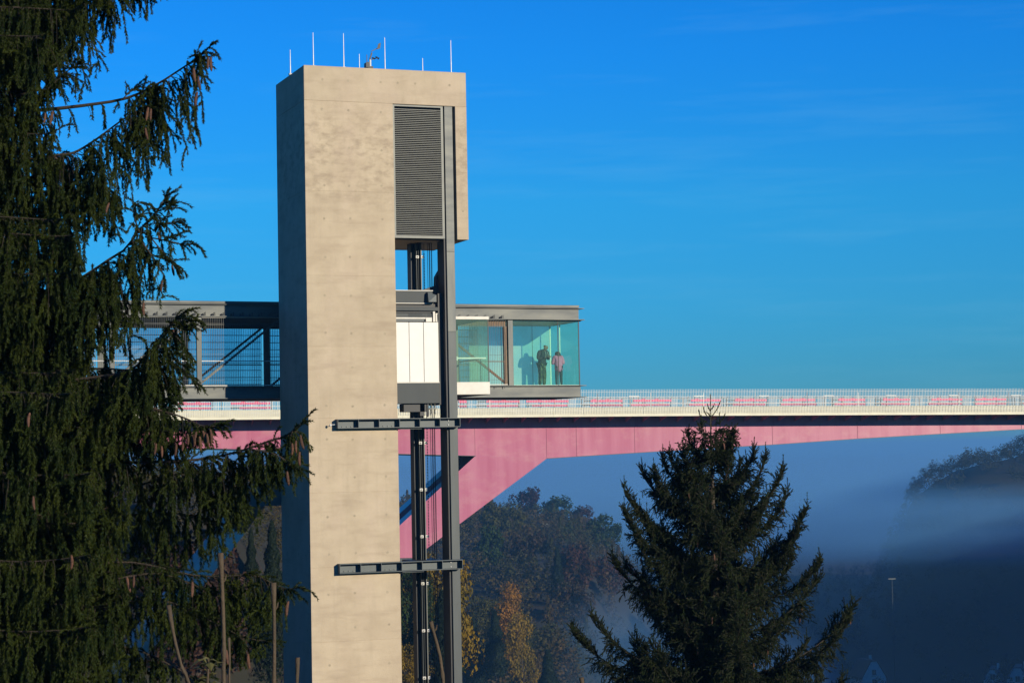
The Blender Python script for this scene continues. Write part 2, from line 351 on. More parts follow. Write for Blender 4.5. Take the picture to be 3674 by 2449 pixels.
# louvre
louv = MB()
LX0, LX1, LZ0, LZ1 = WS+0.01, 5.93, ZB+0.03, ZO-0.02
louv.box(LX0, LX0+0.07, 0.05, 0.2, LZ0, LZ1).box(LX1-0.10, LX1, 0.05, 0.2, LZ0, LZ1).box(LX0+0.07, LX1-0.10, 0.05, 0.2, LZ1-0.06, LZ1).box(LX0+0.07, LX1-0.10, 0.05, 0.2, LZ0, LZ0+0.10)
lf = louv.build('louvre_frame', SLAT, tower)
MB().box(LX0+0.07, LX1-0.1, 0.30, 0.34, LZ0, LZ1).build('backing_sheet', BLACK, lf)
pitch = 0.0765; ns = int((LZ1-LZ0-0.2)/pitch)
sl = MB().hexa([(LX0+.075, .185, .034), (LX1-.105, .185, .034), (LX1-.105, .19, .030), (LX0+.075, .19, .030), (LX0+.075, .06, -.004), (LX1-.105, .06, -.004), (LX1-.105, .065, -.010), (LX0+.075, .065, -.010)])
sl.add([(LX0+.075, .058, -.024), (LX1-.105, .058, -.024), (LX1-.105, .058, -.004), (LX0+.075, .058, -.004), (LX0+.075, .066, -.024), (LX1-.105, .066, -.024), (LX1-.105, .066, -.0095), (LX0+.075, .066, -.0095)], [(0,1,2,3),(7,6,5,4),(0,4,5,1)])
sl_me = sl.mesh('louvre_slat', BLACK); sl_me.materials.append(SLAT)  # blades black: shade between the slats is put into their colour
for p_ in sl_me.polygons:
    if p_.index >= 6: p_.material_index = 1
for k in range(ns): link('louvre_slat', sl_me, lf, (0, 0, LZ0+0.14+k*pitch))
# steel column
colm = thing('steel_column', 'long grey galvanised steel column standing in front of the lift car', 'column', (6.16, 0.3, tz))
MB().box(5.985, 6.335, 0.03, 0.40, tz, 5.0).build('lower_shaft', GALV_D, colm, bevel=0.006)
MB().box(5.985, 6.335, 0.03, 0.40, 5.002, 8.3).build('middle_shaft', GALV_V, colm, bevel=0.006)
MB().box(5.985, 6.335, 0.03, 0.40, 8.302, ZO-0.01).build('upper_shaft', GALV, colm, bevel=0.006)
MB().box(5.90, 5.983, 0.12, 1.0, tz, 9.0).build('rear_web', BLACK, colm)
for z in (3.9, -0.9, -6.2):
    MB().box(5.978, 6.342, 0.022, 0.41, z, z+0.02).build('splice_plate', GALV_D, colm)

# cross beams
def cross_beam(z0, z1, label):
    x0, x1 = 1.11, 6.315
    t = thing('cross_beam', label, 'steel beam', (x0, -0.01, z0), 'dark cross beams bolted to the tower')
    MB().box(x0, x1, -0.37, -0.012, z1-0.03, z1).build('top_flange', DARK, t, bevel=0.003)
    MB().box(x0, x1, -0.37, -0.012, z0, z0+0.03).build('bottom_flange', DARK, t, bevel=0.003)
    MB().box(x0, x1, -0.05, -0.022, z0+0.03, z1-0.03).build('web', DARK, t)
    step = (x1-x0-0.02)/6
    for k in range(7):
        xx = x0 + k*step
        MB().box(xx, xx+0.018, -0.365, -0.052, z0+0.032, z1-0.032).build('stiffener', DARK, t)
    for k, zz in ((0, z0+.08), (2, z0+.08)):
        for j in range(3):
            c = V((x0 + k*step + 0.27 + j*0.19, -0.05, zz))
            MB().tube([c, c+V((0, -0.045, 0))], 0.021, 6).build('bolt', SLAT, t)
    for dz in (.10, .27):
        c = V((x1-0.42, -0.05, z0+dz)); MB().tube([c, c+V((0, -0.04, 0))], 0.02, 6).build('bolt', ROD, t)
    MB().box(WS+0.03, WS+0.95, -0.2, 0.4, z0-0.06, z0-0.003).build('hanger_plate', DARK, t)
    MB().box(4.55, 5.9, 0.41, 2.3, z0+.05, z1-.05).build('tie_bracket', BLACK, t)
    return t
cross_beam(1.06, 1.44, 'upper dark steel beam bolted across the tower just below the lift car')
cross_beam(-4.74, -4.35, 'lower dark steel beam bolted across the tower near the bridge leg foot')
sn = thing('sensor', 'tiny white sensor knob beside the left end of the upper beam', 'sensor', (0.92, -0.25, 1.22))
ss = MB()
for i in range(5):
    a0, a1 = math.pi*i/5, math.pi*(i+1)/5
    ss.add([(0.84+.05*math.sin(a)*math.cos(g), -.25+.05*math.sin(a)*math.sin(g), 1.2+.06*math.cos(a)) for a in (a0, a1) for g in [2*math.pi*k/8 for k in range(8)]], [(k, (k+1) % 8, 8+(k+1) % 8, 8+k) for k in range(8)])
ss.build('knob', WHITE, sn, smooth=True)
MB().bar((0.88, -.25, 1.22), (1.11, -.15, 1.23), .02).bar((1.1, -.15, 1.23), (1.1, -.01, 1.23), .02).build('rod', ROD, sn)

# guide mast with rails and clamps
mast = thing('guide_mast', 'dark steel lift guide mast running down beside the concrete shaft', 'mast', (5.2, 1.7, tz))
MB().box(4.96, 4.99, 1.7, 2.2, tz, ZB).box(4.99, 5.38, 1.92, 1.96, tz, ZB).box(5.38, 5.41, 1.7, 2.2, tz, ZB).build('mast_profile', BLACK, mast)
MB().box(5.305, 5.345, 1.42, 1.60, tz, ZB).build('guide_rail', GALV_V, mast)
MB().box(5.14, 5.156, 1.5, 1.70, tz, ZB).build('guide_rail', DARK, mast)
MB().box(5.205, 5.220, 1.45, 1.70, tz, ZB).build('guide_rail', SKIRT, mast)
MB().box(5.35, 5.38, 1.60, 1.69, tz, ZB).build('edge_strip', TUBE, mast)
cl_me = MB().box(-.06, .06, -.06, .05, -.055, .055).mesh('rail_clamp', WHITE); 
nut = MB().tube([(0, -.06, 0), (0, -.1, 0)], .03, 6).mesh('clamp_bolt', DARK)
zc = 8.2
while zc > -12:
    for u in (5.15, 5.365):
        c = link('rail_clamp', cl_me, mast, (u, 1.44, zc)); link('clamp_bolt', nut, c, (u, 1.44, zc))
    zc -= 1.94
ch = MB()
for k in range(170):
    zz = -12 + k*0.12
    ch.box(5.455, 5.485, 1.46, 1.49, zz, zz+0.085)
o = ch.build('chain', DARK, mast); o['kind'] = 'stuff'
for i, (u, v) in enumerate(((5.63, 1.5), (5.685, 1.45), (5.73, 1.5), (5.775, 1.45), (5.82, 1.5))):
    c = MB().tube([(u, v, tz), (u, v, ZB)], 0.011, 5).build('hoist_cable', BLACK)
    tag(c, f'{ORD[i]} thin steel hoist cable from the left between guide mast and column', 'cable', 'hoist cables beside the column')
for i, u in enumerate((5.60, 5.645)):
    c = MB().tube([(u, 2.0, 6.3), (u, 2.0, ZB)], 0.009, 5).build('counterweight_cable', DARK)
    tag(c, f'{"left" if i == 0 else "right"} thin cable above the lift car right against the dark mast', 'cable', 'cables right against the mast')

# lift car
car = thing('lift_car', 'lift car with white door panels and projecting glass cabin', 'lift car', (6.0, 0.4, 2.06))
MB().box(3.86, 5.50, 0.5, 0.9, 6.20, 6.70).build('roof_beam', SKIRT, car, bevel=0.01)
MB().box(3.86, 5.50, 0.46, 0.94, 6.70, 6.73).box(3.86, 5.50, 0.46, 0.94, 6.17, 6.20).build('beam_edge', CREAM, car)
MB().box(3.86, 5.70, 0.62, 1.0, 6.03, 6.17).build('dark_recess', BLACK, car)
MB().box(3.86, 5.70, 0.42, 0.9, 5.88, 6.03).build('header', SKIRT, car, bevel=0.004)
MB().box(3.86, 5.60, 0.55, 0.9, 5.80, 5.875).build('track_housing', BLACK, car)
hd = MB()
for k in range(4): hd.box(3.86, 5.45, 0.47+0.01*k, 0.53, 5.61+0.045*k, 5.645+0.045*k)
hd.build('door_track', SKIRT, car)
MB().box(3.86, 5.15, 0.42, 0.55, 5.54, 5.60).build('track_cover', CREAM, car)
MB().box(3.86, 5.10, 0.46, 0.52, 5.44, 5.535).build('seal_strip', DARK, car)
MB().box(5.16, 5.42, 0.41, 0.5, 5.42, 5.60).box(5.47, 5.56, 0.41, 0.46, 5.42, 5.85).box(5.59, 5.68, 0.43, 0.5, 5.42, 5.78).build('door_operator', CREAM, car)
for k in range(6):
    zz = 5.48 + .05*k; MB().tube([(5.66, .43, zz), (5.70, .36, zz)], .014, 6).build('bolt', DARK, car)
for a, b in ((3.86, 4.41), (4.432, 5.035), (5.057, 5.69)):
    MB().box(a, b, 0.42, 0.50, 2.94, 5.40).build('door_panel', WHITE, car, bevel=0.004)
MB().box(5.695, 5.74, 0.43, 0.7, 2.94, 5.38).build('jamb', SKIRT, car)
MB().box(3.86, 5.70, 0.40, 0.62, 2.90, 2.937).build('door_sill', CREAM, car)
MB().box(3.86, 5.70, 0.42, 1.25, 2.06, 2.897).build('skirt', SKIRT, car, bevel=0.006)
MB().box(5.703, 5.98, 0.45, 1.9, 2.0, 6.6).build('side_frame', BLACK, car)
MB().prism([(4.95, 6.74), (5.7, 6.98), (5.72, 7.35), (5.88, 7.62), (5.98, 7.62), (5.98, 6.1), (5.6, 6.1), (5.45, 6.25), (5.05, 6.74)], lambda p: V((p[0]+.12, 1.0, p[1])), lambda p: V((p[0]+.12, 1.35, p[1]))).build('pulley_housing', BLACK, car)
jb = MB().hexa([(5.22, .2, 6.23), (5.56, .2, 6.23), (5.56, .5, 6.23), (5.22, .5, 6.23), (5.22, .28, 6.62), (5.56, .2, 6.52), (5.56, .5, 6.55), (5.22, .5, 6.65)])
jb.build('junction_box', DARK, car)
MB().box(4.2, 5.2, 0.6, 1.2, 1.72, 2.05).box(4.9, 5.1, .6, .9, 1.55, 2.05).box(5.2, 5.26, .55, .7, 1.5, 2.05).build('safety_gear', BLACK, car)
MB().box(5.3, 5.62, .5, .7, 1.82, 1.86).box(5.36, 5.38, .55, .6, 1.62, 2.05).box(5.52, 5.54, .55, .6, 1.62, 2.05).build('buffer_bracket', SLAT, car)
# glass cabin
X0, X1, Y0, Y1 = 6.05, 7.92, 0.42, 4.5
MB().box(X0, X1, Y0, Y1, 5.53, 5.655).build('cabin_roof', CREAM, car, bevel=0.006)
MB().box(X0, X1, Y0, Y1, 2.41, 2.925).build('floor_slab', CREAM, car, bevel=0.008)
MB().box(X0+.02, X1-.02, Y0+.02, Y1-.02, 2.39, 2.408).build('underside', BLACK, car)
MB().box(X0, X1-.03, Y0+.03, Y0+.045, 2.93, 5.525).build('glass_pane', GL_CAR, car)
MB().box(X1-.045, X1-.03, Y0+.047, Y1, 2.93, 5.525).build('glass_pane', GL_CAR, car)
MB().box(X0, X1-.05, Y1-.015, Y1, 2.93, 5.525).build('glass_pane', GL_CAR, car)
MB().box(X1-.052, X1-.02, Y0+.02, Y0+.028, 2.93, 5.525).build('corner_seal', BLACK, car)
MB().bar((X0, Y0+.1, 3.92), (X1-.14, Y0+.1, 3.92), .035, .06).bar((X1-.14, Y0+.1, 3.92), (X1-.14, Y1-.1, 3.92), .05, .05).bar((X0, Y1-.1, 3.92), (X1-.14, Y1-.1, 3.92), .05, .05).build('handrail', ROD, car)
for x in (X0+.55, X1-.36): MB().bar((x, Y0+.1, 2.93), (x, Y0+.1, 3.9), .03).build('rail_post', SKIRT, car)
MB().box(6.7, 7.2, 3.9, 4.35, 2.93, 5.5).build('cabin_panel', GL_SIDE, car)
MB().box(7.36, 7.50, 3.2, 3.3, 2.93, 5.5).build('control_post', SLAT, car)
MB().box(7.39, 7.47, 3.17, 3.199, 3.95, 4.12).build('control_panel', WHITE, car)

# ------------------------------------------------------------------ footbridge (gallery) behind the tower
GS = -0.0042                                   # slight fall to the right
def gz(u, z): return z + GS*(u-5)
GY0, GY1 = 5.2, 9.35
XL, XR = -30.0, 14.23
fb = thing('footbridge', 'grey steel footbridge gallery with mesh sides behind the tower', 'footbridge', (0, 7, 2.4))
def gbox(x0, x1, y0, y1, z0, z1):
    m = MB(); c = [(x0,y0),(x1,y0),(x1,y1),(x0,y1)]
    return m.hexa([(x, y, gz(x, z0)) for x, y in c] + [(x, y, gz(x, z1)) for x, y in c])
gbox(XL, 14.02, GY0+.10, GY1-.1, 6.45, 6.56).build('roof_cap', GALV, fb, bevel=0.01)
gbox(XL, XR, GY0, GY1, 6.40, 6.425).build('roof_flange', GALV, fb)
gbox(XL, 14.0, GY0+.14, GY0+.18, 5.925, 6.40).build('upper_girder', GALV, fb)
gbox(XL, 14.0, GY1-.18, GY1-.14, 5.925, 6.40).build('upper_girder', GALV, fb)
gbox(13.96, 14.0, GY0+.181, GY1-.181, 5.925, 6.40).build('end_girder', GALV, fb)
gbox(XL, XR, GY0, GY0+.4, 5.89, 5.923).build('upper_bottom_flange', GALV, fb)
gbox(XL, XR, GY1-.4, GY1, 5.89, 5.923).build('upper_bottom_flange', GALV, fb)
gbox(XL, XR, GY0+.402, GY1-.402, 5.86, 5.89).build('ceiling', SKIRT, fb)
gbox(XL, XR+.03, GY0, GY1, 2.935, 2.965).build('floor_plate', GALV, fb)
gbox(XL, 14.03, GY0+.16, GY0+.2, 2.46, 2.934).build('lower_girder', GALV, fb)
gbox(XL, 14.03, GY1-.2, GY1-.16, 2.46, 2.934).build('lower_girder', GALV, fb)
gbox(13.99, 14.03, GY0+.201, GY1-.201, 2.46, 2.934).build('end_girder', GALV, fb)
gbox(XL, XR+.05, GY0, GY1, 2.43, 2.458).build('soffit_plate', DARK, fb)
fposts = [-28.8, -25.15, -21.5, -17.8, -14.15, -10.5, -6.94, -3.28, 0.38, 4.0, 7.35]
for x in fposts:
    m = MB(); 
    m.box(x-.1, x+.1, GY0+.12, GY0+.14, gz(x, 2.966), gz(x, 5.889)).box(x-.1, x+.1, GY0+.28, GY0+.30, gz(x, 2.966), gz(x, 5.889)).box(x-.012, x+.012, GY0+.141, GY0+.279, gz(x, 2.966), gz(x, 5.889))
    m.build('post', GALV_V, fb)
    m = MB().box(x+.02, x+.3, GY1-.3, GY1-.16, gz(x, 2.966), gz(x, 5.889)); m.build('post', GALV_V, fb)
x = 10.71; MB().box(10.59, 10.82, GY0+.12, GY0+.30, gz(x, 2.966), gz(x, 5.889)).build('end_post', GALV_V, fb, bevel=.005)
MB().box(10.44, 10.56, GY0+.22, GY0+.42, gz(x, 2.966), gz(x, 5.6)).build('inner_post', RUST, fb)
gbox(7.9, 10.55, GY0+.30, GY0+.34, 5.60, 5.86).build('inner_fascia', RUST, fb)
gbox(XL, 7.3, GY1-.42, GY1-.38, 5.62, 5.86).build('inner_fascia', SKIRT, fb)
for i in range(len(fposts)-1):
    a, b = fposts[i], fposts[i+1]
    MB().bar((a+.1, GY0+.34, gz(a, 3.1)), (b-.1, GY0+.34, gz(b, 5.85)), .07, .09).build('diagonal_brace', GALV, fb)
    MB().bar((a+.3, GY1-.34, gz(a, 3.1)), (b+.02, GY1-.34, gz(b, 5.75)), .07, .09).build('diagonal_brace', GALV, fb)
MB().bar((10.5, GY0+.36, gz(10, 3.08)), (6.9, GY0+.36, gz(7, 5.85)), .07, .10).build('diagonal_brace', RUST, fb)
MB().bar((9.0, GY1-.34, gz(10, 3.1)), (5.4, GY1-.34, gz(7, 5.85)), .07, .09).build('diagonal_brace', GALV, fb)
edges = [XL] + fposts + [10.6]
for i in range(len(edges)-1):
    a, b = edges[i]+.11, edges[i+1]-.11
    m = MB()
    k = int((b-a)/0.078)
    for j in range(k+1):
        xx = a + (b-a)*j/k; xx2 = xx
        m.box(xx-.005, xx+.005, GY0+.17, GY0+.185, gz(xx, 2.97), gz(xx, 5.86))
    for zz in (5.60, 5.55, 4.3, 3.2): m.box(a, b, GY0+.186, GY0+.196, gz(a, zz), gz(a, zz)+.012)
    o = m.build('mesh_screen', GALV, fb); o['kind'] = 'stuff'
    m = MB()
    for j in range(k+1):
        xx = a + (b-a)*j/k + .02
        m.box(xx-.005, xx+.005, GY1-.2, GY1-.185, gz(xx, 2.97), gz(xx, 5.86))
    for j in range(9): zz = 3.15 + j*.31; m.box(a, b, GY1-.215, GY1-.202, gz(a, zz), gz(a, zz)+.03)
    o = m.build('mesh_screen', GALV, fb); o['kind'] = 'stuff'
    MB().bar((a-.02, GY0+.25, gz(a, 4.03)), (b+.02, GY0+.25, gz(b, 4.03)), .04, .04).build('handrail', ROD if b < 7 else RUST, fb)
    MB().bar((a-.02, GY1-.27, gz(a, 4.03)), (b+.02, GY1-.27, gz(b, 4.03)), .04, .04).build('handrail', GALV, fb)
    MB().box(a, b, GY1-.24, GY1-.225, gz(a, 3.0), gz(a, 5.6)).build('rear_pane', GL_MILK, fb)
    MB().box(a, b, GY0+.10, GY0+.13, gz(a, 5.90)-.05, gz(a, 5.90)-.015).build('screen_bracket', CREAM, fb)
    MB().box(a, b, GY0+.02, GY0+.09, gz(a, 2.97), gz(a, 2.97)+.03).build('screen_bracket', CREAM, fb)
st1 = MB().tube([(0, 0, 0), (0, 0, .17)], .016, 6).mesh('stud', BLACK)
st2 = MB().tube([(-.11, 0, 0), (-.11, 0, .05), (-.11, 0, .11)], [.055, .05, .012], 8).mesh('stud_cap', BLACK)
xx = -9.5
while xx < 10.4:
    if not (1.0 < xx < 6.0):
        s_ = link('stud', st1, fb, (xx, GY0+.06, gz(xx, 5.923))); link('stud_cap', st2, s_, (xx, GY0+.06, gz(xx, 5.923)))
        MB().box(xx-.012, xx+.012, GY0+.02, GY0+.05, gz(xx, 2.84), gz(xx, 2.934)).build('stud', BLACK, fb)
    xx += 0.405
# glass end room
gbox(10.83, 13.98, GY0+.22, GY1-.47, 2.968, 2.985).build('bounce_floor', WHITE, fb)  # pale floor layer added to bounce sun up into the room
gbox(10.83, 13.98, GY0+.41, GY1-.47, 5.84, 5.857).build('room_ceiling', CREAM, fb)  # ceiling lining made pale to bounce more light into the room
for a, b in ((10.84, 12.995), (13.012, 14.0)):
    MB().box(a, b, GY0+.2, GY0+.215, gz(a, 2.968), gz(a, 5.86)-.005).build('glass_pane', GL_FRONT, fb)
    MB().box(b-.004 if b < 13.5 else b-.01, b+.02 if b < 13.5 else b+.03, GY0+.19, GY0+.225, gz(a, 2.968), gz(a, 5.88)).build('glass_seal', BLACK, fb)
for a, b in ((10.0, 11.55), (11.56, 13.1), (13.11, 14.0)):
    MB().box(a, b, GY1-.45, GY1-.435, gz(a, 2.968), gz(a, 5.86)-.005).build('glass_pane', GL_BACK, fb)
    MB().box(b, b+.014, GY1-.46, GY1-.43, gz(a, 2.968), gz(a, 5.86)).build('glass_seal', SKIRT, fb)
for a, b in ((GY0+.22, 7.7), (7.72, GY1-.47)):
    MB().box(14.0, 14.015, a, b, gz(14, 2.968), gz(14, 5.86)-.005).build('glass_pane', GL_SIDE, fb)
MB().box(13.985, 14.03, 7.701, 7.719, gz(14, 2.968), gz(14, 5.86)).build('glass_fin', ROD, fb)
MB().box(13.97, 14.03, GY1-.469, GY1-.462, gz(14, 2.968), gz(14, 5.86)).build('corner_fin', ROD, fb)

# inclined tubular strut under the footbridge
p0, p1 = atF(300, 2560, 96), atF(985, 1700, 92)
stt = thing('tubular_strut', 'thick blue-grey steel tube slanting up behind the spruce to the tower', 'strut', p0)
MB().tube([p0, p0.lerp(p1, .8)], 0.62, 24).build('tube', TUBE, stt, smooth=True)
MB().tube([p0.lerp(p1, .8), p1], [0.62, .45], 24).build('dark_end', DARK, stt, smooth=True)
q = aty(990, 1765, 5.3)
MB().box(-1.3, 0.2, 4.7, 5.4, q.z-.55, q.z+.35).build('bracket', DARK, stt)

# roof equipment: lightning rods, weather station
rods = [(1040, 1041, 179, 2.3, 'short white lightning rod on the left rear edge of the tower roof'),
        (1122, 1123, 117, .35, 'tall white lightning rod nearest the front left corner of the tower roof'),
        (1231, 1232, 120, .35, 'tall white lightning rod second from the front left roof corner'),
        (1289, 1289, 194, 2.6, 'short white lightning rod just left of the weather station'),
        (1380, 1380, 135, .5, 'tall white lightning rod just right of the weather station'),
        (1516, 1516, 209, 2.4, 'short white lightning rod between the two right-hand tall rods'),
        (1617, 1617, 145, .45, 'tall white lightning rod nearest the right roof corner')]
for xb, xt, yt, Y, lab in rods:
    p = aty(xt, yt, Y); q = V((p.x, Y, ZT))
    t = thing('lightning_rod', lab, 'lightning rod', q, 'lightning rods on the tower roof')
    MB().tube([q, q.lerp(p, .35)], 0.022, 6).build('lower_rod', ROD, t)
    MB().tube([q.lerp(p, .35), p], [0.019, 0.012], 6).build('upper_rod', ROD, t)
    MB().tube([q+V((0, 0, .001)), q+V((0, 0, .06))], .09, 8).build('foot', ROD, t)
p = aty(1328, 215, 1.0)
ws = thing('weather_station', 'small black wind vane and anemometer on a pale roof mast', 'weather station', (p.x, 1.0, ZT))
MB().tube([(p.x, 1, ZT), (p.x, 1, p.z)], .045, 8).build('mast', ROD, ws)
MB().box(p.x-.2, p.x+.1, .9, 1.1, ZT, ZT+.26).box(p.x-.22, p.x-.1, .85, 1.15, ZT+.2, ZT+.4).build('base_box', BLACK, ws)
MB().bar((p.x-.08, 1, ZT+.3), (p.x-.08, 1, p.z-.1), .07).bar((p.x-.14, 1, ZT+.4), (p.x-.14, 1, ZT+.75), .025).bar((p.x-.02, 1, p.z), (p.x+.08, 1, p.z+.3), .05).build('arm', BLACK, ws)
MB().bar((p.x+.05, 1, p.z+.35), (p.x+.42, 1, p.z+.55), .03, .03).hexa([(p.x+.3, .99, p.z+.45), (p.x+.44, .99, p.z+.5), (p.x+.44, 1.01, p.z+.5), (p.x+.3, 1.01, p.z+.45), (p.x+.36, .99, p.z+.68), (p.x+.47, .99, p.z+.74), (p.x+.47, 1.01, p.z+.74), (p.x+.36, 1.01, p.z+.68)]).build('vane', BLACK, ws)
m = MB()
for k in range(3):
    g = 2*math.pi*k/3 + .4; c = V((p.x+.25+.13*math.cos(g), 1+.13*math.sin(g), p.z+.08)); m.bar((p.x+.25, 1, p.z+.08), c, .015); m.tube([c+V((0, 0, -.035)), c+V((0, 0, .035))], [.03, .05], 7)
m.bar((p.x, 1, p.z), (p.x+.25, 1, p.z+.06), .03).build('cup_rotor', BLACK, ws)

# ------------------------------------------------------------------ road bridge
BA = rad(10.7)
BB = RH*math.cos(BA) + FH*math.sin(BA); BN = RH*-math.sin(BA) + FH*math.cos(BA)
BO = CAM + FH*205
def bp(s, w, z): 
    p = BO + BB*s + BN*w; return V((p.x, p.y, z))
def zb(s): return float(np.interp(s, [-200, -60, -34, -6, 16.5, 34.5, 53, 120, 200], [4.3, 4.05, 3.90, 3.71, 3.53, 3.335, 3.12, 2.2, .9]))
def zbot(s): return float(np.interp(s, [-200, -60, -32.4, -23.1, -11.6, -3.9, 3.34, 17.07, 26.86, 36.04, 44.96, 54.23, 62, 72, 110, 200], [3.0, 1.7, 1.0, .59, .02, -.32, -.71, -.13, .237, .685, 1.018, 1.35, 1.5, 1.4, -.9, -1.0]))
def bhex(m, s0, s1, w0, w1, za, zc):
    c = [(s0, w0), (s1, w0), (s1, w1), (s0, w1)]
    return m.hexa([bp(s, w, za(s)) for s, w in c] + [bp(s, w, zc(s)) for s, w in c])
OH = -3.6
br = thing('road_bridge', 'pink steel girder bridge with slanting box leg crossing the valley', 'bridge', bp(0, 9, 0))
cuts = [-150, -120, -95, -75, -60, -50, -41, -32.2, -23, -11.6, -3.9, 3.34, 6.4, 12.4, 19.6, 26.86, 36, 45, 54, 63, 72, 81, 90, 100]
for a, b in zip(cuts[:-1], cuts[1:]):
    m = MB(); bhex(m, a+.012, b-.012, 0, .05, zbot, lambda s: zb(s)-.3); m.build('web_panel', PINK, br)
    if b-a < 16:
        m = MB(); bhex(m, a-.03, a+.03, -.035, -.002, lambda s: zbot(s)+.02, lambda s: zb(s)-.32); m.build('seam_rib', PINK, br)
for a, b in zip(cuts[:-1], cuts[1:]):
    if -4 < a < 3: continue
    m = MB(); bhex(m, a, b, -.12, 18.2, lambda s: zbot(s)-.05, lambda s: zbot(s)-.003); m.build('bottom_flange', DARK, br)
    m = MB(); bhex(m, a+.012, b-.012, 18, 18.05, zbot, lambda s: zb(s)-.3); m.build('web_panel', PINK, br)
for a, b in zip(cuts[:-1], cuts[1:]):
    m = MB(); bhex(m, a, b, OH+.25, 18-OH, lambda s: zb(s)-.28, lambda s: zb(s)-.02); m.build('deck_slab', PINK, br)
    m = MB(); bhex(m, a, b, OH+2.2, 18-OH-2.2, lambda s: zb(s)-.018, lambda s: zb(s)+.012); m.build('carriageway', ASPH, br)
    m = MB(); bhex(m, a+.006, b-.006, OH, OH+.245, lambda s: zb(s)-.3, lambda s: zb(s)+.62); m.build('parapet', PARAPET, br)
    m = MB(); bhex(m, a, b, 18-OH-.245, 18-OH, lambda s: zb(s)-.3, lambda s: zb(s)+.62); m.build('parapet', PARAPET, br)
s_ = -58.0
while s_ < 98:                                     # raking fins under the overhang
    m = MB(); zt_ = zb(s_)-.285
    m.prism([(OH+.5, zt_), (-.003, zt_), (-.003, zt_-.55)], lambda p: bp(s_, p[0], p[1]), lambda p: bp(s_+.03, p[0], p[1])); m.build('deck_fin', PINK, br)
    s_ += 1.78
def leg(mirror, nm):
    def L(s): return (120-s) if mirror else s
    pts = [(3.34, -.71), (-3.9, -.32), (-11.53, -6.96), (-15.3, -10.2), (-10.15, -10.2)]
    inner = [(1.6, -1.2), (-4.6, -1.6), (-11.6, -7.9), (-14.6, -10.2), (-11.2, -10.2)]
    for w0, w1, pl, nmp in ((.0, 3.6, pts, 'leg_box'), (3.61, 8.0, inner, 'leg_web'), (8.01, 12.2, pts, 'leg_box')):
        MB().prism(pl, lambda p: bp(L(p[0]), w0 if nmp != 'x' else w0, p[1]-.0015), lambda p: bp(L(p[0]), w1, p[1]-.0015)).build(nmp, PINK, br, bevel=0.0)
    MB().prism([(-15.6, -10.22), (-9.9, -10.22), (-9.9, -10.9), (-15.6, -10.9)], lambda p: bp(L(p[0]), -.3, p[1]), lambda p: bp(L(p[0]), 12.5, p[1])).build('hinge_plate', DARK, br)
    MB().prism([(-16.5, -10.91), (-8.6, -10.91), (-7.6, -30), (-17.5, -30)], lambda p: bp(L(p[0]), -1.2, p[1]), lambda p: bp(L(p[0]), 13.4, p[1])).build('abutment', SOIL, br)
leg(False, '')
def railing(w, label):
    t = thing('bridge_railing', label, 'railing', bp(0, w, zb(0)))
    m = MB(); s = -58.0; hgt = 2.36
    while s < 88:
        z = zb(s); c = [(s, w-.018), (s+.030, w-.018), (s+.030, w+.018), (s, w+.018)]
        m.hexa([bp(a, b_, z-.04) for a, b_ in c] + [bp(a, b_, z+hgt) for a, b_ in c]); s += .165
    o = m.build('balusters', WPAINT, t); o['kind'] = 'stuff'
    for hh, th_ in ((2.10, .025), (1.62, .032), (.92, .04), (.30, .04)):
        for a, b in zip(range(-58, 88, 8), range(-50, 96, 8)):
            m = MB(); b = min(b, 88); bhex(m, a, b, w+.021, w+.06, lambda q: zb(q)+hh-th_/2, lambda q: zb(q)+hh+th_/2); m.build('rail', WPAINT, t)
    for k in range(27):
        s = -57 + k*5.4
        m = MB(); bhex(m, s, s+.05, w+.062, w+.13, lambda q: zb(q)+.63, lambda q: zb(q)+2.0); m.build('rail_post', WPAINT, t)
    return t
railing(OH-.05, 'long white baluster railing along the near edge of the pink bridge')
railing(18-OH+.05, 'white baluster railing along the far edge of the pink bridge')
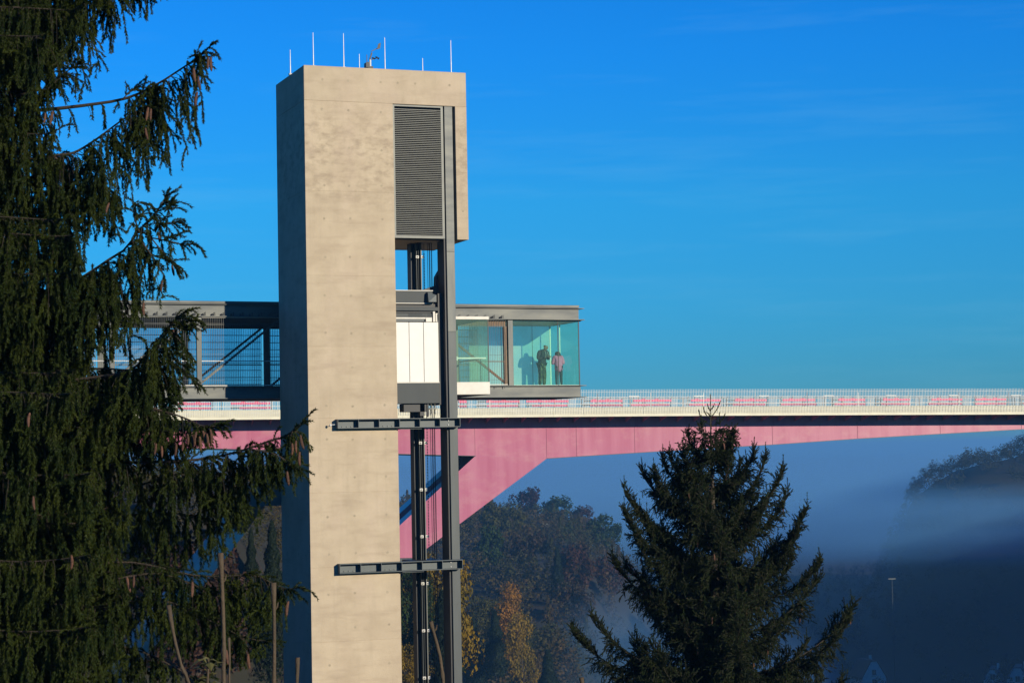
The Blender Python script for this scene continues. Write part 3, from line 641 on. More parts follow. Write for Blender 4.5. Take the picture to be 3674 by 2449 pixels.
# slatted pink barriers standing on the footway
def px_s(px): 
    d = ray(px, 1450); t = ((BO + BN*.9 - CAM).dot(BN))/d.dot(BN); return (CAM + d*t - BO).dot(BB)
right = [(1640, 1677), (1710, 1866), (1888, 2042), (2090, 2236), (2265, 2412), (2462, 2592), (2602, 2755), (2798, 2930), (2982, 3108), (3138, 3265), (3330, 3458), (3494, 3618), (3660, 3790)]
left = [(827, 979), (617, 768), (405, 560)]
r2 = random.Random(5)
for side, lst in (('right', right), ('left', left)):
    for i, (a, b) in enumerate(lst):
        s0, s1 = px_s(a), px_s(b); z0 = zb(s0)+.0
        if side == 'right':
            lab = ['short pink slatted barrier end peeping out just right of the steel column'] + [f'{ORD[k-1]} full pink slatted barrier on the bridge counted rightwards from the steel column' for k in range(1, 13)]
            lab = lab[i]
        else: lab = f'{ORD[i]} pink slatted barrier on the bridge counted leftwards from the tower'
        t = thing('road_barrier', lab, 'barrier', bp(s0, .9, z0), 'pink slatted barriers on the bridge')
        n_ = 3
        for k in range(n_):
            zz = .40 + k*.42
            e0 = r2.uniform(0, .25)*(s1-s0)*(.6 if k == 0 else 1); e1 = r2.uniform(0, .07)*(s1-s0)
            m = MB(); bhex(m, s0+e0, s1-e1, .86, .90, lambda q: zb(q)+zz, lambda q: zb(q)+zz+.225); m.build('board', BARR, t)
            if k == n_-1:
                for f in (.3, .62): m = MB(); c = s0+(s1-s0)*f; bhex(m, c-.22, c+.2, .865, .895, lambda q: zb(q)+zz+.228, lambda q: zb(q)+zz+.30); m.build('board', BARR, t)
            m = MB(); bhex(m, s0-.1+.1*k, s0+e0*.7+.35, .91, .95, lambda q: zb(q)+zz+.05, lambda q: zb(q)+zz+.17); m.build('bracket', DARK, t)
        for f in (.04, .34, .67, .97):
            m = MB(); c = s0+(s1-s0)*f; m.bar(bp(c, 1.0, zb(c)+.0), bp(c+.0, 1.0, zb(c)+1.5), .06); m.bar(bp(c, 1.0, zb(c)+1.5), bp(c+.14, 1.0, zb(c)+1.75), .05); m.build('stand', DARK, t)
# lamps on the median rail
mr_ = thing('median_rail', 'thin grey rail on posts behind the pink barriers', 'guard rail', bp(0, 9, zb(0)))
for a, b in zip(range(-58, 88, 10), range(-48, 98, 10)):
    m = MB(); bhex(m, a, b, 8.95, 9.0, lambda q: zb(q)+1.78, lambda q: zb(q)+1.84); m.build('rail', SLAT, mr_)
for k in range(66):
    s = -57 + k*2.2; MB().bar(bp(s, 9.05, zb(s)), bp(s, 9.05, zb(s)+1.78), .05).build('post', SKIRT, mr_)
lm = [2315, 2544, 2774, 3003, 3223, 3445, 3665]
for i, px in enumerate(lm):
    s = px_s(px)*1.055+.2
    t = thing('lamp_bar', f'{ORD[i]} flat white lamp bar above the bridge railing counted from the left', 'lamp', bp(s, 9.3, zb(s)), 'flat lamp bars on the bridge')
    m = MB(); bhex(m, s-.55, s+.55, 9.2, 9.5, lambda q: zb(q)+1.98, lambda q: zb(q)+2.08); m.build('lamp_head', WPAINT, t)
    for d in (-.45, .45): MB().bar(bp(s+d, 9.3, zb(s)), bp(s+d, 9.3, zb(s)+1.98), .05).build('post', SKIRT, t)

# ------------------------------------------------------------------ foliage machinery
def norm(a): return a/np.maximum(np.linalg.norm(a, axis=-1, keepdims=True), 1e-9)
def curves(p0, d0, L, K, grav, jit=0.0):
    """p0 (N,3) d0 (N,3) L (N,) grav (N,) -> (N,K,3): strands that start along d0 and bend towards down (grav>0)"""
    N = len(p0); out = np.zeros((N, K, 3)); out[:, 0] = p0; d = norm(d0)
    for k in range(1, K):
        d = norm(d + np.stack([np.zeros(N), np.zeros(N), -grav], 1)*(1.0/(K-1)) + rng.normal(0, jit, (N, 3)))
        out[:, k] = out[:, k-1] + d*(L/(K-1))[:, None]
    return out
def needle_geo(segA, segB, per_m, nlen, nwid, ang=0.75):
    L = np.linalg.norm(segB-segA, axis=1); cnt = rng.poisson(L*per_m)
    idx = np.repeat(np.arange(len(L)), cnt); n = len(idx)
    t = rng.random(n)[:, None]; ax = norm(segB-segA)[idx]
    base = segA[idx] + (segB-segA)[idx]*t
    rnd = norm(rng.normal(0, 1, (n, 3))); radial = norm(rnd - ax*(rnd*ax).sum(1, keepdims=True))
    d = norm(ax*math.cos(ang) + radial*math.sin(ang)); wv = norm(np.cross(d, norm(rng.normal(0, 1, (n, 3)))))*(nwid/2)
    ln = nlen*rng.uniform(.75, 1.15, (n, 1))
    co = np.empty((n, 3, 3)); co[:, 0] = base - wv; co[:, 1] = base + wv; co[:, 2] = base + d*ln
    return co.reshape(-1, 3), np.arange(n*3).reshape(-1, 3)
def stem_geo(pts, r0, r1):
    N, K, _ = pts.shape; r = np.linspace(r0, r1, K)
    ax = norm(np.gradient(pts, axis=1)); ref = np.array([.83, .37, .41]); u = norm(np.cross(ax, ref)); v = np.cross(ax, u)
    co = np.stack([pts + (u*math.cos(g) + v*math.sin(g))*r[None, :, None] for g in (0, 2.094, 4.189)], 2).reshape(-1, 3)
    i = np.arange(N)[:, None, None]*K*3 + np.arange(K-1)[None, :, None]*3; j = np.arange(3)[None, None, :]; j2 = (j+1) % 3
    a, b, c, d = (i+j), (i+j2), (i+3+j2), (i+3+j)
    return co, np.concatenate([np.stack([a, b, c], -1).reshape(-1, 3), np.stack([a, c, d], -1).reshape(-1, 3)])
def join(parts):
    cs, ts, n = [], [], 0
    for c, t in parts: cs.append(c); ts.append(t+n); n += len(c)
    return np.concatenate(cs), np.concatenate(ts)
def resample(P, step):
    P = np.asarray(P, float); m = len(P); out = []
    for i in range(m-1):                              # Catmull-Rom
        a, b, c, d = P[max(i-1, 0)], P[i], P[i+1], P[min(i+2, m-1)]
        k = max(2, int(np.linalg.norm(c-b)/step))
        for t in np.linspace(0, 1, k, endpoint=False):
            out.append(.5*((2*b) + (-a+c)*t + (2*a-5*b+4*c-d)*t*t + (-a+3*b-3*c+d)*t**3))
    out.append(P[-1]); return np.array(out)
def cone_mesh(L, R):
    m = MB(); n = 9; K = 9; pts = []; rs = []
    for k in range(K):
        t = k/(K-1); pts.append((0.06*L*math.sin(3*t), 0, -t*L)); rs.append(R*(0.35+1.1*math.sin(math.pi*min(1, .12+.80*t))**.8)*(.72 if t < .98 else .3)*(1+.10*(k % 2)))
    m.tube(pts, rs, n); return m.mesh('cone', CONE, smooth=False)
TRIS = 0
def add_mesh(name, co, tri, m, parent, kind=None):
    global TRIS; TRIS += len(tri)
    me = np_mesh(name, co, tri, m, wloc(parent)); o = link(name, me, parent)
    if kind: o['kind'] = kind
    return o

# ------------------------------------------------------------------ big drooping spruce on the left, close to the camera
FS = 16.0
zg = hz(-4.6, FS+.3)
tp = rf(-4.75, FS+.3)
sp = thing('spruce_tree', 'large drooping spruce with hanging twigs and brown cones filling the left side', 'tree', (tp.x, tp.y, zg))
MB().tube([(tp.x, tp.y, zg-.3), (tp.x+.03, tp.y, 1.0), (tp.x, tp.y+.04, 5.0), (tp.x, tp.y, 9.5)], [.30, .23, .12, .02], 14).build('trunk', BARK, sp, smooth=True)
def near_bough(px, off0, off1, curt, shoots=(14, .70), wood=(.016, .004), per=1.0, mass=False, bare=.25):
    n = len(px); px = [(x + (rng.uniform(-9, 9) if 0 < i < n-1 else 0), y + (rng.uniform(-12, 12) if 0 < i < n-1 and mass else (rng.uniform(-4, 4) if 0 < i < n-1 else 0))) for i, (x, y) in enumerate(px)]
    pts = np.array([tuple(atF(x, y, FS + off0 + (off1-off0)*i/(n-1))) for i, (x, y) in enumerate(px)])
    P = resample(pts, .04); T = np.linspace(0, 1, len(P)); tang = norm(np.gradient(P, axis=0))
    Lb = np.linalg.norm(np.diff(P, axis=0), axis=1).sum()
    wd = MB(); st = max(1, len(P)//14); ids = list(range(0, len(P), st)); 
    if ids[-1] != len(P)-1: ids.append(len(P)-1)
    wd.tube([V(P[i]) for i in ids], [wood[0]+(wood[1]-wood[0])*T[i] for i in ids], 6)
    bo = wd.build('bough', BARK, sp, smooth=True)
    segs = []; stems = []
    def strand_set(t, L, lat_amt, grav, K, d_al, up, jit):
        N = len(t); i = np.clip((t*(len(P)-1)).astype(int), 0, len(P)-1)
        lat = norm(np.cross(tang[i], np.array([0, 0, 1.])))*np.where(rng.random(N) < .5, 1, -1)[:, None]
        d0 = tang[i]*d_al + lat*lat_amt[:, None] + np.array([0, 0, 1.])*up
        return curves(P[i], d0, L, K, grav, jit)
    main = []
    for t0, t1, l0, l1, pm in curt:
        N = int(Lb*(t1-t0)*pm*per); 
        if N < 1: continue
        t = t0 + (t1-t0)*rng.random(N); L = (l0+(l1-l0)*(t-t0)/max(t1-t0, 1e-6))*rng.uniform(.35, 1.12, N)
        c = strand_set(t, L, rng.uniform(.15, 1.4, N), rng.uniform(2.8, 8.0, N), 9, .5, .18, .07); main.append(c)
    if main:
        M_ = np.concatenate(main); stems.append(stem_geo(M_, .0034, .0016))
        A, B = M_[:, :-1], M_[:, 1:]
        keep = (np.arange(8)[None, :]/8.0) >= np.where(rng.random(len(M_)) < bare, rng.uniform(.2, .85, len(M_)), rng.uniform(0, .12, len(M_)))[:, None]
        segs.append((A[keep], B[keep]))
        LL = np.linalg.norm(B-A, axis=2).sum(1); cnt = np.maximum(1, (LL/.085).astype(int)); idx = np.repeat(np.arange(len(M_)), cnt)
        k = rng.integers(1, 8, len(idx)); ok = keep[idx, np.minimum(k, 7)]; idx, k = idx[ok], k[ok]
        d = norm(M_[idx, k]-M_[idx, k-1])*.40 + norm(rng.normal(0, 1, (len(idx), 3)))*.95
        S = curves(M_[idx, k], d, rng.uniform(.06, .20, len(idx)), 4, rng.uniform(.8, 4, len(idx)), .06)
        segs.append((S[:, :-1].reshape(-1, 3), S[:, 1:].reshape(-1, 3)))
    ns, ts = shoots
    if ns:
        t = np.concatenate([ts + (1-ts)*rng.random(ns), np.ones(3)])
        N = len(t); up = .25
        i = np.clip((t*(len(P)-1)).astype(int), 0, len(P)-1)
        d0 = tang[i]*.9 + norm(rng.normal(0, 1, (N, 3)))*.75*np.where(t < 1, 1, .45)[:, None] + np.array([0, 0, .18])
        S = curves(P[i], d0, rng.uniform(.06, .19, N), 5, rng.uniform(.3, 1.6, N), .05); stems.append(stem_geo(S, .003, .0018))
        segs.append((S[:, :-1].reshape(-1, 3), S[:, 1:].reshape(-1, 3)))
        # needles along the outer bough itself
        a = int((ts if not mass else .3)*(len(P)-1)); segs.append((P[a:-1], P[a+1:]))
    A = np.concatenate([s[0].reshape(-1, 3) for s in segs]); B = np.concatenate([s[1].reshape(-1, 3) for s in segs])
    ng = needle_geo(A, B, 500, .0265, .0085, .70)
    if stems:
        co, tri = join(stems); add_mesh('twigs', co, tri, TWIG, bo, 'stuff')
    add_mesh('needles', ng[0], ng[1], NEEDLE, bo, 'stuff')
    return P
dn = 46
near_bough([(-300, -60), (150, -150), (350, -120), (470, -60), (540, -25)], .2, -.2, [(0, .72, .75, .62, 60), (.72, 1, .40, .10, 60)])
near_bough([(-300, 10), (60, -60), (220, -70), (330, -30), (420, -10)], .5, .3, [(0, .8, .8, .6, 55), (.8, 1, .5, .3, 50)])
near_bough([(80, 400), (190, 390), (300, 375), (440, 355), (520, 330), (600, 282), (650, 250), (690, 225), (725, 190), (757, 163)], .3, -.3,
           [(.05, .5, .16, .16, 18), (.52, .80, .62, .50, 85), (.80, .97, .50, .12, 75)], shoots=(14, .86), wood=(.016, .005), bare=.10)
near_bough([(440, 356), (470, 330), (480, 318)], 0, 0, [], shoots=(5, .3), wood=(.005, .002))
near_bough([(500, 340), (520, 325), (532, 320)], 0, 0, [], shoots=(5, .3), wood=(.005, .002))
near_bough([(120, 590), (190, 562), (260, 545), (340, 500), (420, 440), (480, 400), (550, 372)], .1, -.1, [(.1, .55, .75, .68, 90), (.55, 1, .62, .48, 85)], shoots=(10, .8), wood=(.012, .004))
near_bough([(150, 520), (240, 600), (330, 640), (400, 690), (420, 740)], .3, .2, [(0, 1, .7, .35, 60)], shoots=(6, .85), wood=(.010, .004))
near_bough([(60, 345), (120, 330), (160, 322), (195, 300), (230, 262), (274, 234)], -.1, -.3, [(.2, .6, .18, .12, 40)], shoots=(22, .35), wood=(.008, .003))
near_bough([(90, 320), (120, 280), (150, 255), (196, 232)], -.1, -.2, [(.2, .6, .1, .1, 25)], shoots=(14, .3), wood=(.006, .003))
near_bough([(80, 300), (130, 245), (185, 208)], -.1, -.2, [], shoots=(10, .3), wood=(.006, .003))
near_bough([(-300, 1090), (-60, 1075), (120, 1050), (230, 1025), (330, 975), (390, 930), (450, 885), (500, 830), (540, 790), (570, 745), (594, 708)], 0, -.5,
           [(.3, .62, .60, .80, 85), (.62, .86, .85, .45, 105), (.86, .95, .40, .15, 70)], shoots=(18, .84), wood=(.022, .005), bare=.2)
for pl in ([(520, 850), (580, 858), (640, 872), (686, 874)], [(555, 800), (590, 806), (634, 795)], [(540, 850), (585, 900), (615, 935), (630, 950)], [(510, 870), (560, 935), (590, 985), (584, 1005)], [(500, 830), (490, 790), (486, 735), (490, 735)], [(590, 760), (610, 745), (612, 735)]):
    near_bough(pl, -.45, -.5, [(.3, .7, .12, .08, 30)], shoots=(9, .35), wood=(.006, .003))
near_bough([(250, 1365), (340, 1350), (420, 1342), (480, 1325), (530, 1270), (570, 1215), (600, 1178), (625, 1145), (660, 1122)], -.2, -.7,
           [(0, .45, .55, .55, 80), (.45, .85, .62, .42, 105), (.85, .95, .25, .1, 50)], shoots=(14, .84), wood=(.012, .004), bare=.1)
for pl in ([(610, 1160), (650, 1155), (694, 1148)], [(600, 1185), (640, 1215), (675, 1262)], [(590, 1230), (640, 1290), (660, 1310)], [(570, 1280), (640, 1320), (688, 1360)], [(640, 1135), (672, 1180), (680, 1170)]):
    near_bough(pl, -.6, -.7, [], shoots=(8, .3), wood=(.006, .003))
near_bough([(260, 1400), (380, 1425), (480, 1450), (600, 1477), (680, 1512), (740, 1530), (788, 1526)], -.2, -.6, [(0, .6, .55, .42, 90), (.6, .93, .36, .16, 85)], shoots=(9, .9), wood=(.012, .004), bare=.12)
near_bough([(200, 1330), (340, 1325), (450, 1330), (540, 1330), (585, 1320)], .1, -.3, [(0, 1, .42, .36, 85)], shoots=(10, .8), wood=(.010, .004), bare=.12)
near_bough([(150, 1500), (300, 1520), (450, 1540), (560, 1570), (640, 1600)], .2, -.1, [(0, 1, .5, .3, 65)], shoots=(10, .8), wood=(.010, .004), bare=.2)
near_bough([(300, 1860), (450, 1850), (600, 1840), (700, 1850), (780, 1870)], .4, .2, [(0, 1, .55, .4, 55)], shoots=(10, .7), wood=(.010, .004), bare=.25)
near_bough([(300, 1690), (440, 1662), (600, 1652), (750, 1645), (880, 1615), (960, 1585), (1020, 1568), (1055, 1545), (1080, 1520)], 0, -.6,
           [(.1, .45, .55, .70, 42), (.45, .70, .72, .62, 55), (.70, .97, .52, .18, 80)], shoots=(40, .25), wood=(.012, .005), bare=.35)
near_bough([(500, 1740), (640, 1700), (760, 1690), (840, 1720), (900, 1760)], .2, 0, [(0, 1, .6, .45, 45)], shoots=(8, .85), wood=(.009, .004), bare=.35)
near_bough([(900, 1610), (960, 1620), (1010, 1640), (1060, 1680)], -.5, -.6, [(0, 1, .35, .15, 55)], shoots=(8, .8), wood=(.006, .003))
near_bough([(200, 2030), (300, 2020), (450, 2012), (560, 2030), (700, 2062), (820, 2066), (920, 2058), (990, 2095), (1030, 2115), (1068, 2106)], 0, -.5,
           [(.1, .5, .5, .5, 45), (.5, .78, .5, .6, 45), (.78, .97, .5, .15, 65)], shoots=(46, .15), wood=(.010, .004), bare=.35)
near_bough([(420, 2075), (560, 2060), (680, 2090), (790, 2135), (850, 2150)], -.2, -.3, [(0, 1, .5, .35, 50)], shoots=(30, .2), wood=(.008, .004))
near_bough([(320, 2180), (420, 2170), (560, 2150), (680, 2182), (780, 2232), (880, 2288), (972, 2300)], -.1, -.5, [(0, .6, .5, .45, 55), (.6, .95, .4, .15, 55)], shoots=(36, .2), wood=(.009, .004))
near_bough([(200, 2340), (380, 2310), (520, 2340), (640, 2400), (740, 2450)], .1, -.2, [(0, 1, .45, .3, 50)], shoots=(8, .9), wood=(.011, .004))
# the mass of boughs nearer the trunk
ey = [-700, -250, 0, 150, 250, 420, 550, 700, 850, 1000, 1100, 1300, 1500, 1700, 1900, 2100, 2449, 2700]
ex = [120, 330, 330, 260, 150, 130, 210, 330, 300, 290, 400, 400, 440, 440, 500, 430, 430, 480]
y = -650.0
while y < 2650:
    off = rng.uniform(-.8, .9); x1 = np.interp(y+80, ey, ex)*rng.uniform(.6, 1.0); x0 = -640
    sag = rng.uniform(30, 90)
    inview = y > -260
    near_bough([(x0, y-40), (x0*.5+x1*.5, y+sag*.5), (x0*.25+x1*.75, y+sag*.8), (x1-25, y+sag*.75), (x1, y+sag*.5)], off*.5+.3, off,
               [(0, .35, .5, .6, 22 if inview else 14), (.35, .93, .75, .5, (46 if y < 1000 else 62) if inview else 18), (.93, 1, .3, .12, 40)], shoots=(9, .5), wood=(.011, .004), mass=True, per=1.0, bare=.22)
    y += 44 if inview else 110
cm = cone_mesh(.105, .0105)
def cones(lst, F, me, tree, smin=.8, smax=1.1):
    for x, y in lst:
        o = link('cone', me, tree, atF(x, y, F + rng.uniform(-.2, .1))); s = rng.uniform(smin, smax); o.scale = (s, s, s); o.rotation_euler = (rng.uniform(-.25, .25), rng.uniform(-.25, .25), rng.uniform(0, 6))
cones([(695, 245), (712, 275), (757, 205), (748, 205), (708, 330), (532, 385), (542, 390), (522, 460), (392, 728), (162, 405), (190, 400), (566, 830), (617, 950), (583, 1005), (516, 1085), (620, 1180)], FS-.45, cm, sp)
cones([(655, 1565), (672, 1555), (690, 1560), (705, 1548), (716, 1565), (728, 1545), (742, 1555), (754, 1540), (632, 1590), (1048, 1590), (1062, 1580), (1078, 1560), (1075, 1620), (1030, 1690), (107, 1480), (256, 1990), (455, 2070), (480, 2065), (690, 2085), (1035, 2155), (800, 2310), (812, 2330), (890, 2345), (120, 1780), (560, 1590), (580, 1600)], FS-.75, cm, sp)

# ------------------------------------------------------------------ smaller spruce, centre right
F2 = 33.0; K2 = F2/F_PX
zb2 = hz(3.17, F2)
t_top = atF(2549, 1500, F2); t_b = rf(3.2, F2+.1, zb2)
s2 = thing('spruce_tree', 'pointed dark spruce with upturned tips and many small cones right of centre', 'tree', t_b)
MB().tube([t_b - V((0, 0, .4)), t_b.lerp(t_top, .5), t_b.lerp(t_top, .85), t_top], [.22, .13, .045, .008], 10).build('trunk', BARK, s2, smooth=True)
CONES2 = []
def far_bough(tipx, tipy, phi, w_px, rise=.30, dens=1.0):
    ax = V((RH*math.cos(phi) + FH*math.sin(phi)))
    w = w_px*K2; tip = t_top + ax*w; tip.z = atF(2549, tipy, F2).z
    kk = (.95 if tipy < 1650 else (.75 if tipy < 1950 else .50))*rng.uniform(.85, 1.15)
    f_ = max(0, min(1, (tip.z - kk*w - t_b.z)/(t_top.z-t_b.z))); bx = t_b.lerp(t_top, f_); up = V((0, 0, 1))
    base = V((bx.x, bx.y, bx.z)); dz = tip.z - max(.10, .05*w) - base.z
    pts = [base, base+ax*(.35*w)+up*(.10*dz), base+ax*(.65*w)+up*(.34*dz), base+ax*(.87*w)+up*(.68*dz), base+ax*w+up*dz, base+ax*w+up*(dz+max(.10, .05*w))]
    P = resample(np.array([tuple(p) for p in pts]), .035); tang = norm(np.gradient(P, axis=0)); n = len(P)
    ids = sorted(set(list(range(0, n, max(1, n//9))) + [n-1]))
    bo = MB().tube([V(P[i]) for i in ids], [.014*(1-i/n)*min(1, w)+.004 for i in ids], 5).build('bough', TWIG, s2, smooth=True)
    L = np.linalg.norm(np.diff(P, axis=0), axis=1).sum(); N = int(max(10, L*56*dens))
    t = rng.random(N)**1.0; t = .06 + .88*t; i = (t*(n-1)).astype(int)
    lat = norm(np.cross(tang[i], np.array([0, 0, 1.])))*np.where(rng.random(N) < .5, 1, -1)[:, None]
    outer = smooth(t, .55, .95)
    d0 = tang[i]*.7 + lat*rng.uniform(.3, 1.1, (N, 1)) + np.array([0, 0, 1.])*(outer*.45 + (.25 if tipy < 1950 else .0))[:, None]
    ln = (.34*(1-t)**.6*min(1.6, .5+w*.5)+.12)*rng.uniform(.6, 1.15, N)
    C1 = curves(P[i], d0, ln, 6, np.where(outer > .5, -.3, rng.uniform(-.2, 1.6 if tipy < 1950 else 2.6, N)), .05)
    cnt = np.maximum(2, (ln/.048*np.where(outer > .6, .75, 1.0)).astype(int)); idx = np.repeat(np.arange(N), cnt); k = rng.integers(1, 6, len(idx))
    ax1 = norm(C1[idx, k]-C1[idx, k-1])
    rv = norm(np.cross(ax1, norm(rng.normal(0, 1, (len(idx), 3)))))
    C2 = curves(C1[idx, k], ax1*.75+rv*.8+np.array([0, 0, 1.])*(outer[idx]*.3)[:, None], rng.uniform(.055, .125, len(idx)), 3, np.where(outer[idx] > .5, 0, rng.uniform(.1, 1.0, len(idx))), .04)
    A = np.concatenate([C1[:, :-1].reshape(-1, 3), C2[:, :-1].reshape(-1, 3), P[int(.3*n):-1]]); B = np.concatenate([C1[:, 1:].reshape(-1, 3), C2[:, 1:].reshape(-1, 3), P[int(.3*n)+1:]])
    S3 = curves(np.repeat(P[-1:], 4, 0), np.array([[0, 0, 1.]])*np.array([[1.], [.9], [.7], [.7]]) + norm(rng.normal(0, 1, (4, 3)))*np.array([[.08], [.5], [.6], [.6]]), np.array([.19, .11, .10, .09]), 3, np.zeros(4), .02)
    A = np.concatenate([A, S3[:, :-1].reshape(-1, 3)]); B = np.concatenate([B, S3[:, 1:].reshape(-1, 3)])
    ng = needle_geo(A, B, 360, .0225, .0105, .66)
    co, tri = join([stem_geo(C1, .004, .002), stem_geo(C2, .0045, .0035)])
    add_mesh('twigs', co, tri, TWIG, bo, 'stuff'); add_mesh('needles', ng[0], ng[1], NEEDLE2, bo, 'stuff')
    for q in C1[rng.integers(0, N, 3), 4]: CONES2.append(q)
tips = [(2516, 1530), (2581, 1522), (2470, 1562), (2628, 1560), (2374, 1629), (2400, 1622), (2306, 1675), (2338, 1680), (2706, 1612), (2737, 1632), (2797, 1677), (2234, 1741), (2225, 1816), (2831, 1763), (2888, 1816), (2188, 1990), (2229, 2004), (2918, 2011), (2935, 2069), (2041, 2243), (2105, 2188), (3061, 2178), (3016, 2202), (2488, 1590), (2606, 1585), (2530, 1565), (2568, 1560), (2850, 1900), (2260, 1900)]
for x, y in tips:
    w_ = abs(x-2549); sgn = 1 if x > 2549 else -1; d = rng.uniform(-.35, .35)
    far_bough(x, y, d if sgn > 0 else math.pi-d, w_/math.cos(d), rise=rng.uniform(.9, 1.5) if w_ > 60 else 1.6)
yy = [1480, 1540, 1600, 1700, 1800, 1900, 2000, 2100, 2200, 2300, 2449, 2900]; ww = [30, 70, 125, 215, 265, 295, 325, 350, 400, 450, 520, 600]
y = 1585.0
while y < 2900:
    for k in range((4 if y < 1900 else 5) if y < 2500 else 3):
        phi = rng.uniform(0, 2*math.pi)
        far_bough(0, y + rng.uniform(-20, 20), phi, np.interp(y, yy, ww)*rng.uniform(.55, .98), rise=rng.uniform(.5, 1.3), dens=1.0 if y < 2500 else .5)
    y += 40 if y < 1700 else (46 if y < 2500 else 120)
# leader
for pl in ([(2552, 1540), (2550, 1470), (2549, 1414)], [(2550, 1505), (2530, 1482), (2522, 1455)], [(2550, 1498), (2572, 1468), (2584, 1440)], [(2550, 1525), (2516, 1500), (2507, 1470)], [(2550, 1530), (2588, 1510), (2602, 1482)], [(2550, 1475), (2541, 1462), (2538, 1448)], [(2550, 1470), (2560, 1458), (2563, 1446)], [(2551, 1500), (2545, 1485), (2533, 1478)], [(2551, 1510), (2566, 1496), (2578, 1492)]):
    LP = resample(np.array([tuple(atF(x, y, F2 + rng.uniform(-.03, .03) if k else F2)) for k, (x, y) in enumerate(pl)]), .03)
    ng = needle_geo(LP[:-1], LP[1:], 480, .022, .0125, .62); lo_ = MB().tube([V(p) for p in LP[::3]] + [V(LP[-1])], .005, 5).build('leader', TWIG, s2); add_mesh('needles', ng[0], ng[1], NEEDLE2, lo_, 'stuff')
cm2 = cone_mesh(.11, .0125)
for q in CONES2[:300]:
    if rng.random() < .42:
        o = link('cone', cm2, s2, V(q) + V((0, 0, -.02))); o.rotation_euler = (rng.uniform(-.2, .2), rng.uniform(-.2, .2), rng.uniform(0, 6))
print('needle tris', TRIS)

# ------------------------------------------------------------------ bare stems in front
stems = [([(791, 1982), (799, 2150), (803, 2300), (806, 2560)], .0085, 'tallest brown bare stem, in front of the spruce twigs'),
         ([(981, 2089), (984, 2250), (983, 2449), (980, 2560)], .0085, 'brown bare stem against the shaded left face of the tower'),
         ([(605, 2169), (622, 2270), (645, 2370), (690, 2560)], .0075, 'leaning bare stem left of the others in front of the spruce'),
         ([(821, 2286), (824, 2370), (826, 2560)], .0045, 'thinnest bare stem just right of the tallest stem'),
         ([(1068, 2357), (1066, 2449), (1064, 2560)], .0075, 'short bare stem at the foot of the tower shaft edge'),
         ([(1545, 2228), (1555, 2265), (1574, 2333), (1585, 2400), (1596, 2560)], .0085, 'bent bare stem in front of the lift guide rails'),
         ([(2086, 2428), (2092, 2480), (2096, 2560)], .008, 'stub of a bare stem at the bottom edge near the pointed spruce')]
for i, (pl, r, lab) in enumerate(stems):
    Fd = 7.6 + .25*i; pts = [atF(x, y, Fd) for x, y in pl]; b = pts[-1]; R_ = (b-CAM).dot(RH); gb = rf(R_, Fd, hz(R_, Fd)-.1)
    pts.append(b.lerp(gb, .5)+V((.03, 0, 0))); pts.append(gb)
    t = thing('bare_stem', lab, 'plant stem', gb, 'bare stems in the foreground')
    P = resample(np.array([tuple(p) for p in pts]), .05); m_ = len(P)
    rr = [r*(.82+.5*k/m_)*(1.28 if (k % 7 == 0) else 1) for k in range(m_)]; rr[0] = r*1.35; rr[1] = r*1.2 if m_ > 2 else r
    MB().tube([V(p) for p in P], rr, 9).build('stem', STEM, t, smooth=True)
    if i in (1, 5, 0): 
        q = V(P[2]); MB().tube([q, q+RH*.012+V((0, 0, .012)), q+RH*.016+V((0, 0, .03))], [r*.6, r*.5, r*.2], 6).build('bud', STEM, t)
# a small leafy fern-like plant at the bottom
bs = atF(745, 2449, 7.2); R_ = (bs-CAM).dot(RH); gb = rf(R_, 7.2, hz(R_, 7.2))
t = thing('leafy_plant', 'small plant with curled olive leaves at the bottom edge below the spruce', 'plant', gb)
MB().tube([gb, bs, atF(748, 2360, 7.2)], [.006, .005, .003], 6).build('stem', STEM, t)
LFM = mat('olive_leaf', (0.10, 0.09, 0.02), (0.06, 0.06, 0.015), rough=.6, scale=20)
for k in range(16):
    c = atF(748 + rng.uniform(-5, 5), 2360 + k*6.5, 7.2); d = (RH*rng.uniform(-1, 1) + FH*rng.uniform(-.6, .6) + V((0, 0, rng.uniform(-.2, .5)))).normalized(); s = d.cross(V((0, 0, 1))).normalized(); L = rng.uniform(.035, .07)
    m = MB().add([c, c+d*L*.5+s*L*.22, c+d*L-V((0, 0, L*.25)), c+d*L*.5-s*L*.22, c+d*L*.5+V((0, 0, L*.1))], [(0, 1, 4), (1, 2, 4), (2, 3, 4), (3, 0, 4)]); m.build('leaf', LFM, t)

